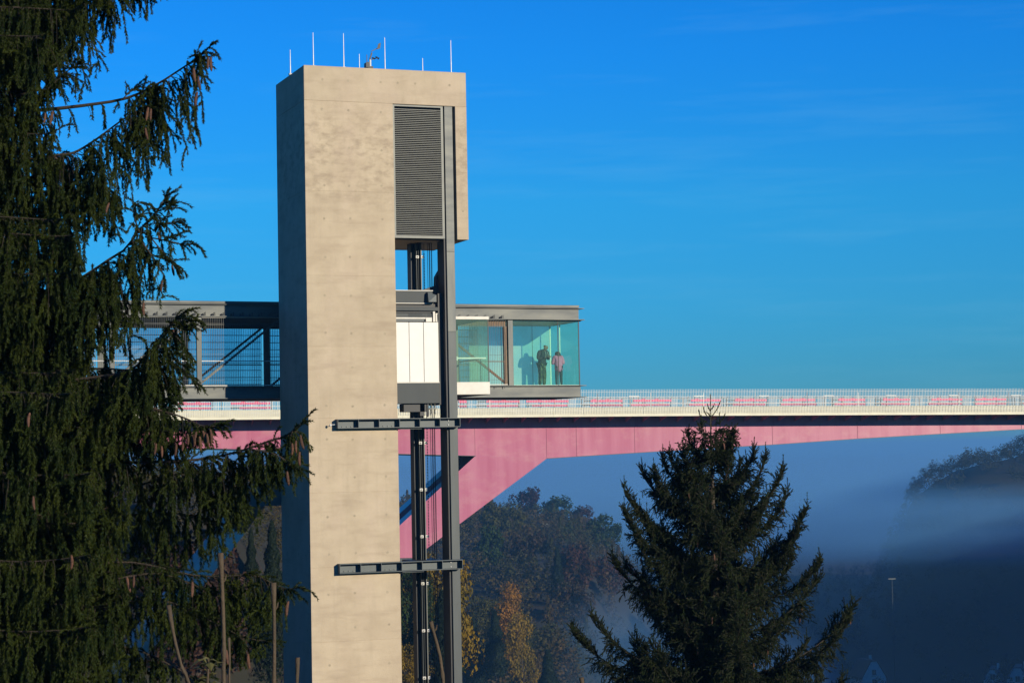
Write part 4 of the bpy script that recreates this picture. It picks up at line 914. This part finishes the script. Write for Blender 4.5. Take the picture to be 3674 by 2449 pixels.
# ------------------------------------------------------------------ wooded hillside
def crown_geo(kind, seed, n=2200, ks=1.0):
    r = np.random.default_rng(seed)
    if kind == 'conifer':
        h = r.random(n)**.8; ang = r.uniform(0, 6.283, n); rr = (1-h)**.85*.21*(.55+.5*r.random(n))*(1+.25*np.sin(h*42)) + .01
        c = np.stack([rr*np.cos(ang), rr*np.sin(ang), .10+.90*h], 1); nd = np.stack([np.cos(ang), np.sin(ang), -.5+0*h], 1); sz = .028
    else:
        nl = 26; lc = r.normal(0, 1, (nl, 3)); lc = lc/np.linalg.norm(lc, axis=1, keepdims=True)*r.uniform(.25, 1, (nl, 1))**.5
        ht, wd = (.36, .24) if kind == 'tall' else (.33, .34)
        lc = lc*np.array([wd, wd, ht]) + np.array([0, 0, .60]); lr = r.uniform(.07, .14, nl)
        i = r.integers(0, nl, n); d = r.normal(0, 1, (n, 3)); d /= np.linalg.norm(d, axis=1, keepdims=True)
        c = lc[i] + d*(lr[i]*r.uniform(.55, 1.1, n))[:, None]; nd = d + r.normal(0, .5, (n, 3)); sz = .030
    nd = norm(nd + r.normal(0, .35, nd.shape)); u = norm(np.cross(nd, r.normal(0, 1, (n, 3)))); v = np.cross(nd, u); s = sz*ks*r.uniform(.5, 1.2, (n, 1))
    co = np.stack([c-u*s, c+v*s*.7, c+u*s, c-v*s*.7], 1).reshape(-1, 3); q = np.arange(n*4).reshape(-1, 4)
    return co, q
def crown_mesh(kind, seed, n=2200, k=1.0): 
    co, q = crown_geo(kind, seed, n, k); return np_mesh('crown', co, q, LEAF, (0, 0, 0), quads=True)
CROWN = {k: [crown_mesh(k, s) for s in (1, 2, 3)] for k in ('conifer', 'tall', 'round')}
FINE = {k: [crown_mesh(k, s, 9000, .45) for s in (4, 5, 6)] for k in ('conifer', 'tall', 'round')}
def trunk_mesh():
    m = MB(); m.tube([(0, 0, -.12), (.004, 0, .3), (0, .006, .62), (0, 0, .85)], [.022, .016, .009, .003], 6)
    for k in range(5):
        g = k*2.4; m.tube([(0, 0, .3+.07*k), (.12*math.cos(g), .12*math.sin(g), .46+.07*k)], [.008, .003], 4)
    return m.mesh('trunk', BARK)
TRK = trunk_mesh()
def place_tree(px, py, hgt, wfac, kind, colr, label, name, group=None, fr=(330, 700), F=None):
    if F is None:
        best = None
        for Fq in np.arange(fr[0], fr[1], 4.0):
            p = atF(px, py, Fq); g = hz((p-CAM).dot(RH), Fq); e = abs((p.z-g)-hgt)
            if best is None or e < best[0]: best = (e, Fq, p.z, g)
        _, F, zt, g = best
    else:
        zt = atF(px, py, F).z; g = hz((atF(px, py, F)-CAM).dot(RH), F)
    H = max(zt-g, 4.0); p = atF(px, py, F); sc = (H*wfac, H*wfac, H)
    t = thing(name, label, 'tree', (p.x, p.y, zt-H), group)
    c = link('crown', (FINE if F < 400 else CROWN)[kind][rng.integers(0, 3)], t, (p.x, p.y, zt-H)); c.scale = sc; c.color = (*colr, 1); c.rotation_euler = (0, 0, rng.uniform(0, 6))
    k = link('trunk', TRK, t, (p.x, p.y, zt-H)); k.scale = sc
    return t
GRN, OLV, YEL, ORG, RST, BRN, PUR, CON = (.030, .052, .010), (.070, .066, .012), (.24, .15, .010), (.28, .13, .014), (.060, .026, .013), (.048, .030, .014), (.034, .015, .020), (.012, .022, .010)
TL = [(1890, 1742, 13, .95, 'round', PUR, 'dark purple round-crowned tree on the hilltop under the bridge leg', 'purple_tree'),
      (1995, 1772, 13, 1.1, 'round', GRN, 'broad blue-green tree on the hilltop right of the purple tree', 'broad_tree'),
      (2085, 1808, 11, 1.0, 'round', RST, 'small reddish hazy tree on the hill crest near the pointed spruce', 'red_tree'),
      (2165, 1832, 13, 1.0, 'round', GRN, 'rounded dark green hazy tree at the right end of the hill crest', 'green_tree'),
      (1760, 1785, 14, .85, 'tall', OLV, 'olive tree rising just under the pink bridge leg', 'olive_tree'),
      (1830, 1800, 13, .9, 'round', OLV, 'yellow-olive tree below and left of the purple hilltop tree', 'olive_tree'),
      (1755, 1880, 14, .9, 'tall', GRN, 'green tree right beside the steel column at mid height of the hill', 'green_tree'),
      (1890, 1880, 13, 1.0, 'round', BRN, 'brown-leaved tree in the middle of the hillside', 'brown_tree'),
      (2060, 1945, 14, 1.0, 'round', RST, 'rusty brown tree on the hillside above the lone conifer', 'rusty_tree'),
      (1998, 1962, 14, .75, 'conifer', CON, 'lone dark conifer standing in the middle of the brown hillside', 'conifer'),
      (1828, 2108, 19, .66, 'tall', ORG, 'bright orange-yellow autumn tree low on the slope right of the column', 'orange_tree', dict(fr=(326, 375))),
      (1872, 2215, 16, .62, 'tall', YEL, 'golden autumn tree at the lower right of the orange tree', 'golden_tree', dict(fr=(326, 360))),
      (1735, 2130, 15, .8, 'tall', OLV, 'dull olive tree between the column and the orange tree', 'olive_tree'),
      (1775, 2190, 18, .85, 'conifer', CON, 'dark spruce in front of the orange tree right of the column', 'conifer', dict(fr=(322, 352))),
      (1695, 2215, 17, .85, 'conifer', CON, 'dark spruce low down close against the steel column', 'conifer', dict(fr=(322, 345))),
      (1965, 2332, 14, .80, 'conifer', CON, 'small dark conifer at the bottom beside the foggy gap', 'conifer', dict(fr=(322, 350))),
      (2060, 2080, 13, 1.0, 'round', BRN, 'brown hazy tree below the lone conifer', 'brown_tree'),
      (1572, 1975, 13, .6, 'tall', YEL, 'yellow tree seen between the lift cables and the column', 'yellow_tree', dict(F=198)),
      (1468, 2030, 14, .7, 'tall', GRN, 'green tree seen between the tower and the guide mast', 'green_tree', dict(F=186)),
      (1455, 2290, 13, .9, 'round', YEL, 'yellowish bush-like tree at the bottom between tower and guide mast', 'yellow_tree', dict(F=178)),
      (1588, 2120, 14, .8, 'conifer', CON, 'dark conifer seen through the gap between cables and column', 'conifer', dict(F=182)),
      (2190, 1990, 13, 1.0, 'round', RST, 'faint rusty tree in the haze against the pointed spruce', 'rusty_tree')]
for a in TL: place_tree(*a[:8], **(a[8] if len(a) > 8 else {}))
NR = [(900, 1895, 150, .55, 'conifer', CON, 'dark conifer behind the tubular strut left of the tower', 'conifer'), (975, 1870, 158, .6, 'conifer', CON, 'dark conifer hard against the shaded side of the tower', 'conifer'),
      (830, 2010, 140, .9, 'round', BRN, 'brown shrubby tree under the tubular strut', 'brown_tree'), (930, 2080, 130, .7, 'conifer', CON, 'lower dark conifer between strut and tower base', 'conifer'),
      (560, 1850, 150, 1.1, 'round', RST, 'russet shrub on the bank behind the left spruce', 'russet_tree'), (700, 1905, 145, 1.1, 'round', RST, 'russet shrub on the bank beneath the left end of the girder', 'russet_tree')]
for px, py, F, wf, k, c, lab, nm in NR: place_tree(px, py, 9 if k == 'conifer' else 6, wf, k, c, lab, nm, fr=(92, 190))
WOODM = leaf_mat('mixed_wood_leaves', (0.070, 0.042, 0.014), (0.030, 0.042, 0.010), 0.06, trans=.2)
def wood(name, label, pts, hmin, hmax, kinds, n=420, wm_=None):
    cs, qs, m_ = [], [], 0
    base = {k: [crown_geo(k, s, n) for s in (11, 12, 13)] for k in kinds}
    for (R, F) in pts:
        z = hz(R, F); H = rng.uniform(hmin, hmax); k = kinds[rng.integers(0, len(kinds))]; co, q = base[k][rng.integers(0, 3)]
        g = rng.uniform(0, 6.28); c, s = math.cos(g), math.sin(g); wf = rng.uniform(.85, 1.25); p = rf(R, F)
        xx = np.stack([(co[:, 0]*c - co[:, 1]*s)*wf*H + p.x, (co[:, 0]*s + co[:, 1]*c)*wf*H + p.y, (co[:, 2]-.17)*H + z], 1)
        cs.append(xx); qs.append(q+m_); m_ += len(xx)
    me = np_mesh(name, np.concatenate(cs), np.concatenate(qs), wm_ or WOODM, (0, 0, 0), quads=True)
    o = link(name, me); tag(o, label, 'wood', kind='stuff'); return o
pts = []
while len(pts) < 560:
    F = rng.uniform(325, 720); R = rng.uniform(-75, 62)
    if hz(R, F) > -74: pts.append((R, F))
k = 0
while k < 160:
    F = rng.uniform(300, 430); R = rng.uniform(-8, 30)
    if hz(R, F) > -74.6: pts.append((R, F))
    k += 1
wood('hillside_wood', 'mass of brown and green autumn trees covering the hazy hillside', pts, 8, 13, ['round', 'tall', 'round', 'conifer'], 380)
pts = [(R, F) for F in np.arange(660, 960, 13) for R in np.arange(.155*F, .275*F, 5) if hz(R, F) > -70]
FARM = leaf_mat('far_wood_leaves', (0.030, 0.032, 0.020), (0.018, 0.024, 0.014), 0.05, trans=.1)
wood('far_wood', 'dark blue wooded far hill below the bridge at the right edge', [(a+rng.uniform(-4, 4), b+rng.uniform(-6, 6)) for a, b in pts], 6, 10, ['round', 'tall'], 260, FARM)
pts = []
while len(pts) < 520:
    F = rng.uniform(470, 1250); R = F*rng.uniform(.02, .27)
    if hz(R, F) < -70 and not (abs(F-640) < 14 and 95 < R < 125): pts.append((R, F))
wood('valley_wood', 'dark trees on the valley floor lost in blue haze at lower right', pts, 6, 11, ['round', 'tall'], 260, FARM)
pts = [(rng.uniform(-62, 4), rng.uniform(94, 203)) for _ in range(1800)]
pts += [(rng.uniform(-44, 2), rng.uniform(96, 120)) for _ in range(700)]
wood('bank_scrub', 'brown scrub on the bank behind the left spruce', pts, 1.4, 3.3, ['round', 'tall'], 150)
pts = [(rng.uniform(-110, 0)-.268*F, F) for F in rng.uniform(70, 175, 110)]
wood('sky_block_wood', 'unseen wood added left of the footbridge to block low sky light', pts, 13, 16, ['round', 'tall'], 420)  # out-of-view trees added to darken the tower's left face

# houses, floodlight mast, hut in the valley haze
def house(px, py, F, wpx, label, gable=True, flip=1):
    k = F/F_PX; c = atF(px, py, F); g = hz((c-CAM).dot(RH), F); w = wpx*k; top = c.z
    u = (RH*.96 + FH*.28*flip).normalized(); v = V((0, 0, 1)).cross(u); 
    t = thing('house', label, 'house', V((c.x, c.y, g)))
    P_ = lambda a, b, z: V((c.x, c.y, 0)) + u*a + v*b + V((0, 0, z))
    ev = top - w*.62
    MB().prism([(-w/2, g-1), (w/2, g-1), (w/2, ev), (.12*w, top-.02), (-.12*w, top-.02), (-w/2, ev)], lambda p: P_(p[0], 0, p[1]), lambda p: P_(p[0], 9, p[1])).build('wall', STONE_W, t)
    for sgn in (-1, 1):
        MB().prism([(sgn*(w/2+.3), ev-.3), (sgn*.12*w, top+.05), (sgn*.12*w, top+.3), (sgn*(w/2+.35), ev+.0)], lambda p: P_(p[0], -.3, p[1]), lambda p: P_(p[0], 9.3, p[1])).build('roof', ROOF if flip > 0 else SLATE, t)
    MB().prism([(-.12*w, top+.05), (.12*w, top+.05), (.12*w, top+.3), (-.12*w, top+.3)], lambda p: P_(p[0], -.3, p[1]), lambda p: P_(p[0], 9.3, p[1])).build('roof_ridge', ROOF if flip > 0 else SLATE, t)
    for zz in (top-w*.42, top-w*.42-2.9):
        wn_ = MB().prism([(-.65, zz-.8), (.65, zz-.8), (.65, zz+.8), (-.65, zz+.8)], lambda p: P_(p[0], -.05, p[1]), lambda p: P_(p[0], -.003, p[1])).build('window', PANE_D, t)
        MB().prism([(-.04, zz-.8), (.04, zz-.8), (.04, zz+.8), (-.04, zz+.8)], lambda p: P_(p[0], -.09, p[1]), lambda p: P_(p[0], -.052, p[1])).build('glazing_bar', STONE_W, wn_)
    MB().prism([(.2*w, top-.6), (.2*w+.7, top-.6), (.2*w+.7, top+1.3), (.2*w, top+1.3)], lambda p: P_(p[0], 6, p[1]), lambda p: P_(p[0], 6.7, p[1])).build('chimney', STONE_W, t)
    return t
house(3135, 2371, 640, 92, 'pale gabled house in the valley haze at the bottom right')
house(3650, 2395, 615, 90, 'faint dark-roofed house at the bottom right corner', flip=-1)
house(3560, 2400, 625, 62, 'faint house half lost in haze left of the corner house', flip=-1)
c = atF(3200, 2075, 560); g = hz((c-CAM).dot(RH), 560)
t = thing('floodlight_mast', 'pale thin floodlight mast standing in the dark valley haze', 'mast', (c.x, c.y, g))
MB().tube([(c.x, c.y, g-.3), (c.x, c.y, c.z)], [.20, .12], 8).build('pole', SKIRT, t)
MB().bar(c-RH*1.0, c+RH*1.0, .35, .25).build('lamp_crossbar', SLAT, t)
c = atF(1958, 1880, 600); g = hz((c-CAM).dot(RH), 600)
t = thing('hut', 'small grey flat building among the hilltop trees below the purple tree', 'building', (c.x, c.y, g))
MB().box(c.x-1.1, c.x+1.1, c.y, c.y+3, min(g, c.z-3.5)-1, c.z).build('wall', SKIRT, t); MB().box(c.x-1.3, c.x+1.3, c.y-.2, c.y+3.2, c.z+.002, c.z+.25).build('roof', SLATE, t)
MB().box(c.x-.35, c.x+.35, c.y-.06, c.y-.003, c.z-2.2, c.z-.8).build('window', PANE_D, t)
c = atF(545, 50, 120)
t = thing('bird', 'tiny dark bird in the sky above the long spruce branch', 'bird', c)
MB().tube([c-RH*.09, c-RH*.03, c+RH*.05, c+RH*.11], [.005, .03, .025, .008], 6).build('body', BLACK, t)
for sgn in (-1, 1): MB().add([c-RH*.03, c+RH*.03, c+FH*.16*sgn+V((0, 0, .05)), c-RH*.05+FH*.1*sgn+V((0, 0, .045))], [(0, 1, 2, 3)]).build('wing', BLACK, t)

# ------------------------------------------------------------------ two people in the glass room
SKIN_M = mat('skin', (0.36, 0.22, 0.16), rough=.6, scale=8); HOOD = mat('dark_hoodie', (0.030, 0.036, 0.042), (0.022, 0.026, 0.030), rough=.9, scale=12)
CAMO = mat('camouflage_cloth', (0.10, 0.115, 0.055), (0.035, 0.042, 0.025), rough=.9, scale=9, detail=2, lo=.47, hi=.52, third=((0.25, 0.24, 0.14), 11, (1, 1, 1), .55, .60, .9))
LILAC = mat('lilac_jacket', (0.74, 0.22, 0.40), (0.62, 0.17, 0.33), rough=.8, scale=6, bump=.4, bscale=14); LEGG = mat('dark_leggings', (0.035, 0.042, 0.055), rough=.85)
HAIRB = mat('brown_hair', (0.060, 0.038, 0.024), (0.03, 0.02, 0.014), rough=.6, scale=40, stretch=(1, 1, .1)); HAIRS = mat('cropped_hair', (0.07, 0.05, 0.04), rough=.8); SHOE = mat('dark_shoe', (0.03, 0.03, 0.03), rough=.6)
def skinmesh(name, J, E, m, parent, X, root=0, sub=2):
    me = bpy.data.meshes.new(name); bm = bmesh.new(); lay = bm.verts.layers.skin.verify()
    names = list(J); vs = {}
    for k in names:
        x, y, z, r = J[k][:4]; v = bm.verts.new(X(x, y, z) - wloc(parent)); v[lay].radius = (r, J[k][4] if len(J[k]) > 4 else r); v[lay].use_root = (k == names[root]); vs[k] = v
    for a, b in E: bm.edges.new((vs[a], vs[b]))
    bm.to_mesh(me); bm.free(); me.materials.append(m)
    o = link(name, me, parent); sk = o.modifiers.new('skin', 'SKIN'); sk.use_smooth_shade = True; sk.branch_smoothing = .4
    ss_ = o.modifiers.new('subsurf', 'SUBSURF'); ss_.levels = sub; ss_.render_levels = sub; return o
def person(label, base, face, sc, wrist, elbow, head, bend, thumbs=True, wide=1.0):
    f = V((face[0], face[1], 0)).normalized(); r = V((f.y, -f.x, 0))
    X = lambda x, y, z: base + (r*x + f*y + V((0, 0, z)))*sc
    t = thing('person', label, 'person', base)
    hx, hy, hz_ = head; b = bend; sw = .19*wide
    J = {'pelvis': (0, 0, .95, .14*wide), 'spine': (0, .03*b, 1.15, .13*wide), 'chest': (0, .10*b, 1.36, .135*wide, .115), 'neck': (0, .17*b, 1.50, .075),
         'jaw': (hx*.6, hy-.01, hz_-.085, .085), 'skull': (hx, hy, hz_, .118), 'crown': (hx, hy+.01, hz_+.065, .095), 'nose': (hx, hy+.125, hz_-.04, .018), 'earl': (hx-.105, hy, hz_-.02, .018), 'earr': (hx+.105, hy, hz_-.02, .016)}
    E = [('pelvis', 'spine'), ('spine', 'chest'), ('chest', 'neck'), ('neck', 'jaw'), ('jaw', 'skull'), ('skull', 'crown'), ('skull', 'nose'), ('skull', 'earl'), ('skull', 'earr')]
    for s_, n_ in ((-1, 'l'), (1, 'r')):
        J['sh'+n_] = (s_*sw, .10*b, 1.42, .06); J['el'+n_] = (s_*elbow[0], elbow[1], elbow[2], .043); J['wr'+n_] = (s_*wrist[0], wrist[1], wrist[2], .028)
        wx, wy, wz = s_*wrist[0], wrist[1], wrist[2]; J['pa'+n_] = (wx*.86, wy+.055, wz+.02, .030)
        E += [('chest', 'sh'+n_), ('sh'+n_, 'el'+n_), ('el'+n_, 'wr'+n_), ('wr'+n_, 'pa'+n_)]
        for q in range(4):
            ox = s_*(-.03+.02*q); ln = (.07, .082, .078, .06)[q]
            J[f'f{q}{n_}'] = (wx*.86+ox, wy+.085, wz+.028, .010); J[f'g{q}{n_}'] = (wx*.80+ox, wy+.085+ln*.55, wz+.022, .009); J[f'h{q}{n_}'] = (wx*.74+ox, wy+.085+ln*.8, wz-.01, .008)
            E += [('pa'+n_, f'f{q}{n_}'), (f'f{q}{n_}', f'g{q}{n_}'), (f'g{q}{n_}', f'h{q}{n_}')]
        J['t0'+n_] = (wx*.86-s_*.038, wy+.05, wz+.035, .011); J['t1'+n_] = (wx*.86-s_*.050, wy+.085, wz+.055, .009); E += [('pa'+n_, 't0'+n_), ('t0'+n_, 't1'+n_)]
        J['hip'+n_] = (s_*.10, 0, .88, .095); J['kn'+n_] = (s_*.115, .03, .48, .062); J['an'+n_] = (s_*.12, -.01, .085, .042); J['to'+n_] = (s_*.135, .15, .035, .034)
        E += [('pelvis', 'hip'+n_), ('hip'+n_, 'kn'+n_), ('kn'+n_, 'an'+n_), ('an'+n_, 'to'+n_)]
    skinmesh('body', J, E, SKIN_M, t, X)
    for s_ in (-1, 1):
        e = MB(); c = X(hx+s_*.034, hy+.085, hz_+.005); e.tube([c-V((0, 0, .008)), c, c+V((0, 0, .008))], [.006, .012, .006], 6); e.build('eye', BLACK, t)
    return t, J, E, X
mb_ = aty(1945, 1376, 7.95); mb_.z = gz(mb_.x, 2.966)
t, J, E, X = person('bald man in dark hoodie and camouflage trousers bowing his head over a phone', mb_, (.42, -.90), 1.15, (.085, .34, 1.19), (.31, .07, 1.12), (.02, .26, 1.60), 1.0, wide=1.18)
cl = lambda k, d: (*J[k][:3], J[k][3]+d)
JH = {'hem': (0, .0, .86, .215, .175), 'waist': (0, .02, 1.0, .235, .20), 'spine': (0, .04, 1.18, .215, .18), 'chest': (0, .09, 1.36, .225, .165), 'collar': (0, .15, 1.50, .10, .09)}
EH = [('hem', 'waist'), ('waist', 'spine'), ('spine', 'chest'), ('chest', 'collar')]
for n_ in 'lr':
    JH['sh'+n_] = cl('sh'+n_, .052); JH['el'+n_] = cl('el'+n_, .036); x, y, z, r = J['wr'+n_]; JH['wr'+n_] = (x, y-.02, z, r+.026); EH += [('chest', 'sh'+n_), ('sh'+n_, 'el'+n_), ('el'+n_, 'wr'+n_)]
skinmesh('hoodie', JH, EH, HOOD, t, X)
JT = {'p': (0, 0, .93, .17, .15)}; ET = []
for n_ in 'lr':
    JT['hip'+n_] = cl('hip'+n_, .022); JT['kn'+n_] = cl('kn'+n_, .040); JT['an'+n_] = (*J['an'+n_][:3], .085); ET += [('p', 'hip'+n_), ('hip'+n_, 'kn'+n_), ('kn'+n_, 'an'+n_)]
skinmesh('trousers', JT, ET, CAMO, t, X)
hh = J['skull']; skinmesh('cropped_hair', {'a': (hh[0], hh[1]-.025, hh[2]+.02, .116), 'b': (hh[0], hh[1]-.01, hh[2]+.07, .098)}, [('a', 'b')], HAIRS, t, X)
for s_ in (-.06, .05):
    MB().tube([X(s_, .275, 1.42), X(s_*1.1, .30, 1.30), X(s_*1.05, .285, 1.19)], .009, 5).build('hood_cord', WHITE, t)
for n_, s_ in (('l', -1), ('r', 1)): skinmesh('shoe', {'h': (s_*.12, -.04, .05, .05), 'm': (s_*.125, .06, .045, .048), 't': (s_*.135, .16, .035, .04)}, [('h', 'm'), ('m', 't')], SHOE, t, X)
ph = tag(MB().hexa([X(a, y, z) for z, y in ((1.215, .40), (1.225, .385)) for a, y in ((-.038, y), (.038, y), (.038, y+.14), (-.038, y+.14))]).build('phone', BLACK), 'small dark phone held by the man in the glass room', 'phone')
gb_ = aty(2006, 1376, 7.35); gb_.z = gz(gb_.x, 2.966)
t, J, E, X = person('girl seen from behind in a lilac jacket and dark leggings bowing her head', gb_, (.10, .99), .965, (.10, .36, 1.16), (.27, .10, 1.10), (.0, .26, 1.60), 1.15, wide=.95)
JH = {'hem': (0, -.01, .68, .225, .19), 'waist': (0, .0, .95, .215, .18), 'spine': (0, .04, 1.18, .205, .17), 'chest': (0, .10, 1.36, .20, .15), 'collar': (0, .16, 1.49, .09, .08)}
EH = [('hem', 'waist'), ('waist', 'spine'), ('spine', 'chest'), ('chest', 'collar')]
for n_ in 'lr':
    JH['sh'+n_] = cl('sh'+n_, .055); JH['el'+n_] = cl('el'+n_, .050); x, y, z, r = J['wr'+n_]; JH['wr'+n_] = (x, y-.02, z, r+.035); EH += [('chest', 'sh'+n_), ('sh'+n_, 'el'+n_), ('el'+n_, 'wr'+n_)]
skinmesh('jacket', JH, EH, LILAC, t, X)
JT = {'p': (0, 0, .90, .15, .13)}; ET = []
for n_ in 'lr':
    JT['hip'+n_] = cl('hip'+n_, .008); JT['kn'+n_] = cl('kn'+n_, .010); JT['an'+n_] = cl('an'+n_, .012); ET += [('p', 'hip'+n_), ('hip'+n_, 'kn'+n_), ('kn'+n_, 'an'+n_)]
skinmesh('leggings', JT, ET, LEGG, t, X)
hh = J['skull']; skinmesh('hair', {'a': (hh[0], hh[1]-.03, hh[2]+.075, .11), 'b': (hh[0], hh[1]-.06, hh[2]-.01, .145), 'c': (hh[0]+.03, hh[1]-.17, hh[2]-.15, .15, .075), 'd': (hh[0]+.08, hh[1]-.25, hh[2]-.27, .11, .045)}, [('a', 'b'), ('b', 'c'), ('c', 'd')], HAIRB, t, X)
for n_, s_ in (('l', -1), ('r', 1)): skinmesh('shoe', {'h': (s_*.12, -.04, .05, .05), 'm': (s_*.125, .06, .045, .048), 't': (s_*.135, .16, .035, .04)}, [('h', 'm'), ('m', 't')], SHOE, t, X)

# ------------------------------------------------------------------ haze and fog
def vol(name, dens, colr, aniso):
    m = bpy.data.materials.new(name); m.use_nodes = True; nt = m.node_tree
    for n in list(nt.nodes):
        if n.type != 'OUTPUT_MATERIAL': nt.nodes.remove(n)
    v = nt.nodes.new('ShaderNodeVolumePrincipled'); v.inputs['Density'].default_value = dens; v.inputs['Color'].default_value = (*colr, 1); v.inputs['Anisotropy'].default_value = aniso
    nt.links.new(v.outputs[0], nt.nodes['Material Output'].inputs['Volume']); return m
HZ = vol('haze_air', 0.00026, (0.19, 0.52, 0.98), 0.0)
c0 = CAM
hb = MB()
hb.add([tuple(rf(R, F, z)) for z in (-77.5, 19.5) for R, F in ((-9600, -140), (9600, -140), (9600, 33500), (-9600, 33500))], [(0, 3, 2, 1), (4, 5, 6, 7), (0, 1, 5, 4), (1, 2, 6, 5), (2, 3, 7, 6), (3, 0, 4, 7)])
o = hb.build('haze', HZ); o['kind'] = 'stuff'
def soft_fog(name, dens, colr):
    m = vol(name, dens, colr, 0.0); nt = m.node_tree; N = nt.nodes; L = nt.links; v = [n for n in N if n.type == 'PRINCIPLED_VOLUME'][0]
    tc = N.new('ShaderNodeTexCoord'); mp = N.new('ShaderNodeMapping'); mp.vector_type = 'TEXTURE'
    mp.inputs['Location'].default_value = (.5, .5, .5); mp.inputs['Scale'].default_value = (.5, .5, .5); L.new(tc.outputs['Generated'], mp.inputs[0])
    ln = N.new('ShaderNodeVectorMath'); ln.operation = 'DOT_PRODUCT'; L.new(mp.outputs[0], ln.inputs[0]); L.new(mp.outputs[0], ln.inputs[1])
    r = N.new('ShaderNodeMapRange'); r.interpolation_type = 'SMOOTHSTEP'; r.inputs[1].default_value = 1.0; r.inputs[2].default_value = 0.05; r.inputs[3].default_value = 0; r.inputs[4].default_value = dens
    L.new(ln.outputs['Value'], r.inputs[0])
    n = N.new('ShaderNodeTexNoise'); n.inputs['Scale'].default_value = 2.2; n.inputs['Detail'].default_value = 3; L.new(mp.outputs[0], n.inputs[0])
    r2 = N.new('ShaderNodeMapRange'); r2.inputs[1].default_value = .3; r2.inputs[2].default_value = .7; r2.inputs[3].default_value = .35; r2.inputs[4].default_value = 1.3; L.new(n.outputs[0], r2.inputs[0])
    mu = N.new('ShaderNodeMath'); mu.operation = 'MULTIPLY'; L.new(r.outputs[0], mu.inputs[0]); L.new(r2.outputs[0], mu.inputs[1]); L.new(mu.outputs[0], v.inputs['Density'])
    return m
FG = soft_fog('fog_bank_air', 0.0040, (0.20, 0.53, 0.98))
def fog(R, F, z, a, b, h, mt):
    m = MB(); rows, n = 10, 28; vs = []
    for i in range(rows+1):
        th_ = math.pi*i/rows
        for k in range(n):
            g = 2*math.pi*k/n; wob = 1+.10*math.sin(3*g+1)+.06*math.sin(5*g)
            vs.append(tuple(rf(R + a*wob*math.sin(th_)*math.cos(g), F + b*wob*math.sin(th_)*math.sin(g), z + h*math.cos(th_))))
    fs = [(i*n+k, i*n+(k+1) % n, (i+1)*n+(k+1) % n, (i+1)*n+k) for i in range(rows) for k in range(n)]
    o = m.add(vs, fs)  .build('fog_bank', mt, smooth=True); o['kind'] = 'stuff'; return o
FG4 = soft_fog('near_fog_air', 0.0100, (0.20, 0.53, 0.98))
FG2 = soft_fog('far_fog_air', 0.0045, (0.20, 0.52, 0.98))
fog(200, 900, -31, 440, 290, 24, FG)
fog(165, 690, -27, 165, 80, 15, FG4)
fog(40, 1250, -40, 420, 330, 34, FG)
fog(450, 2400, -64, 1700, 1150, 58, FG2)
FG3 = soft_fog('gap_fog_air', 0.011, (0.22, 0.50, 0.90))
fog(32, 430, -52, 34, 90, 26, FG3)
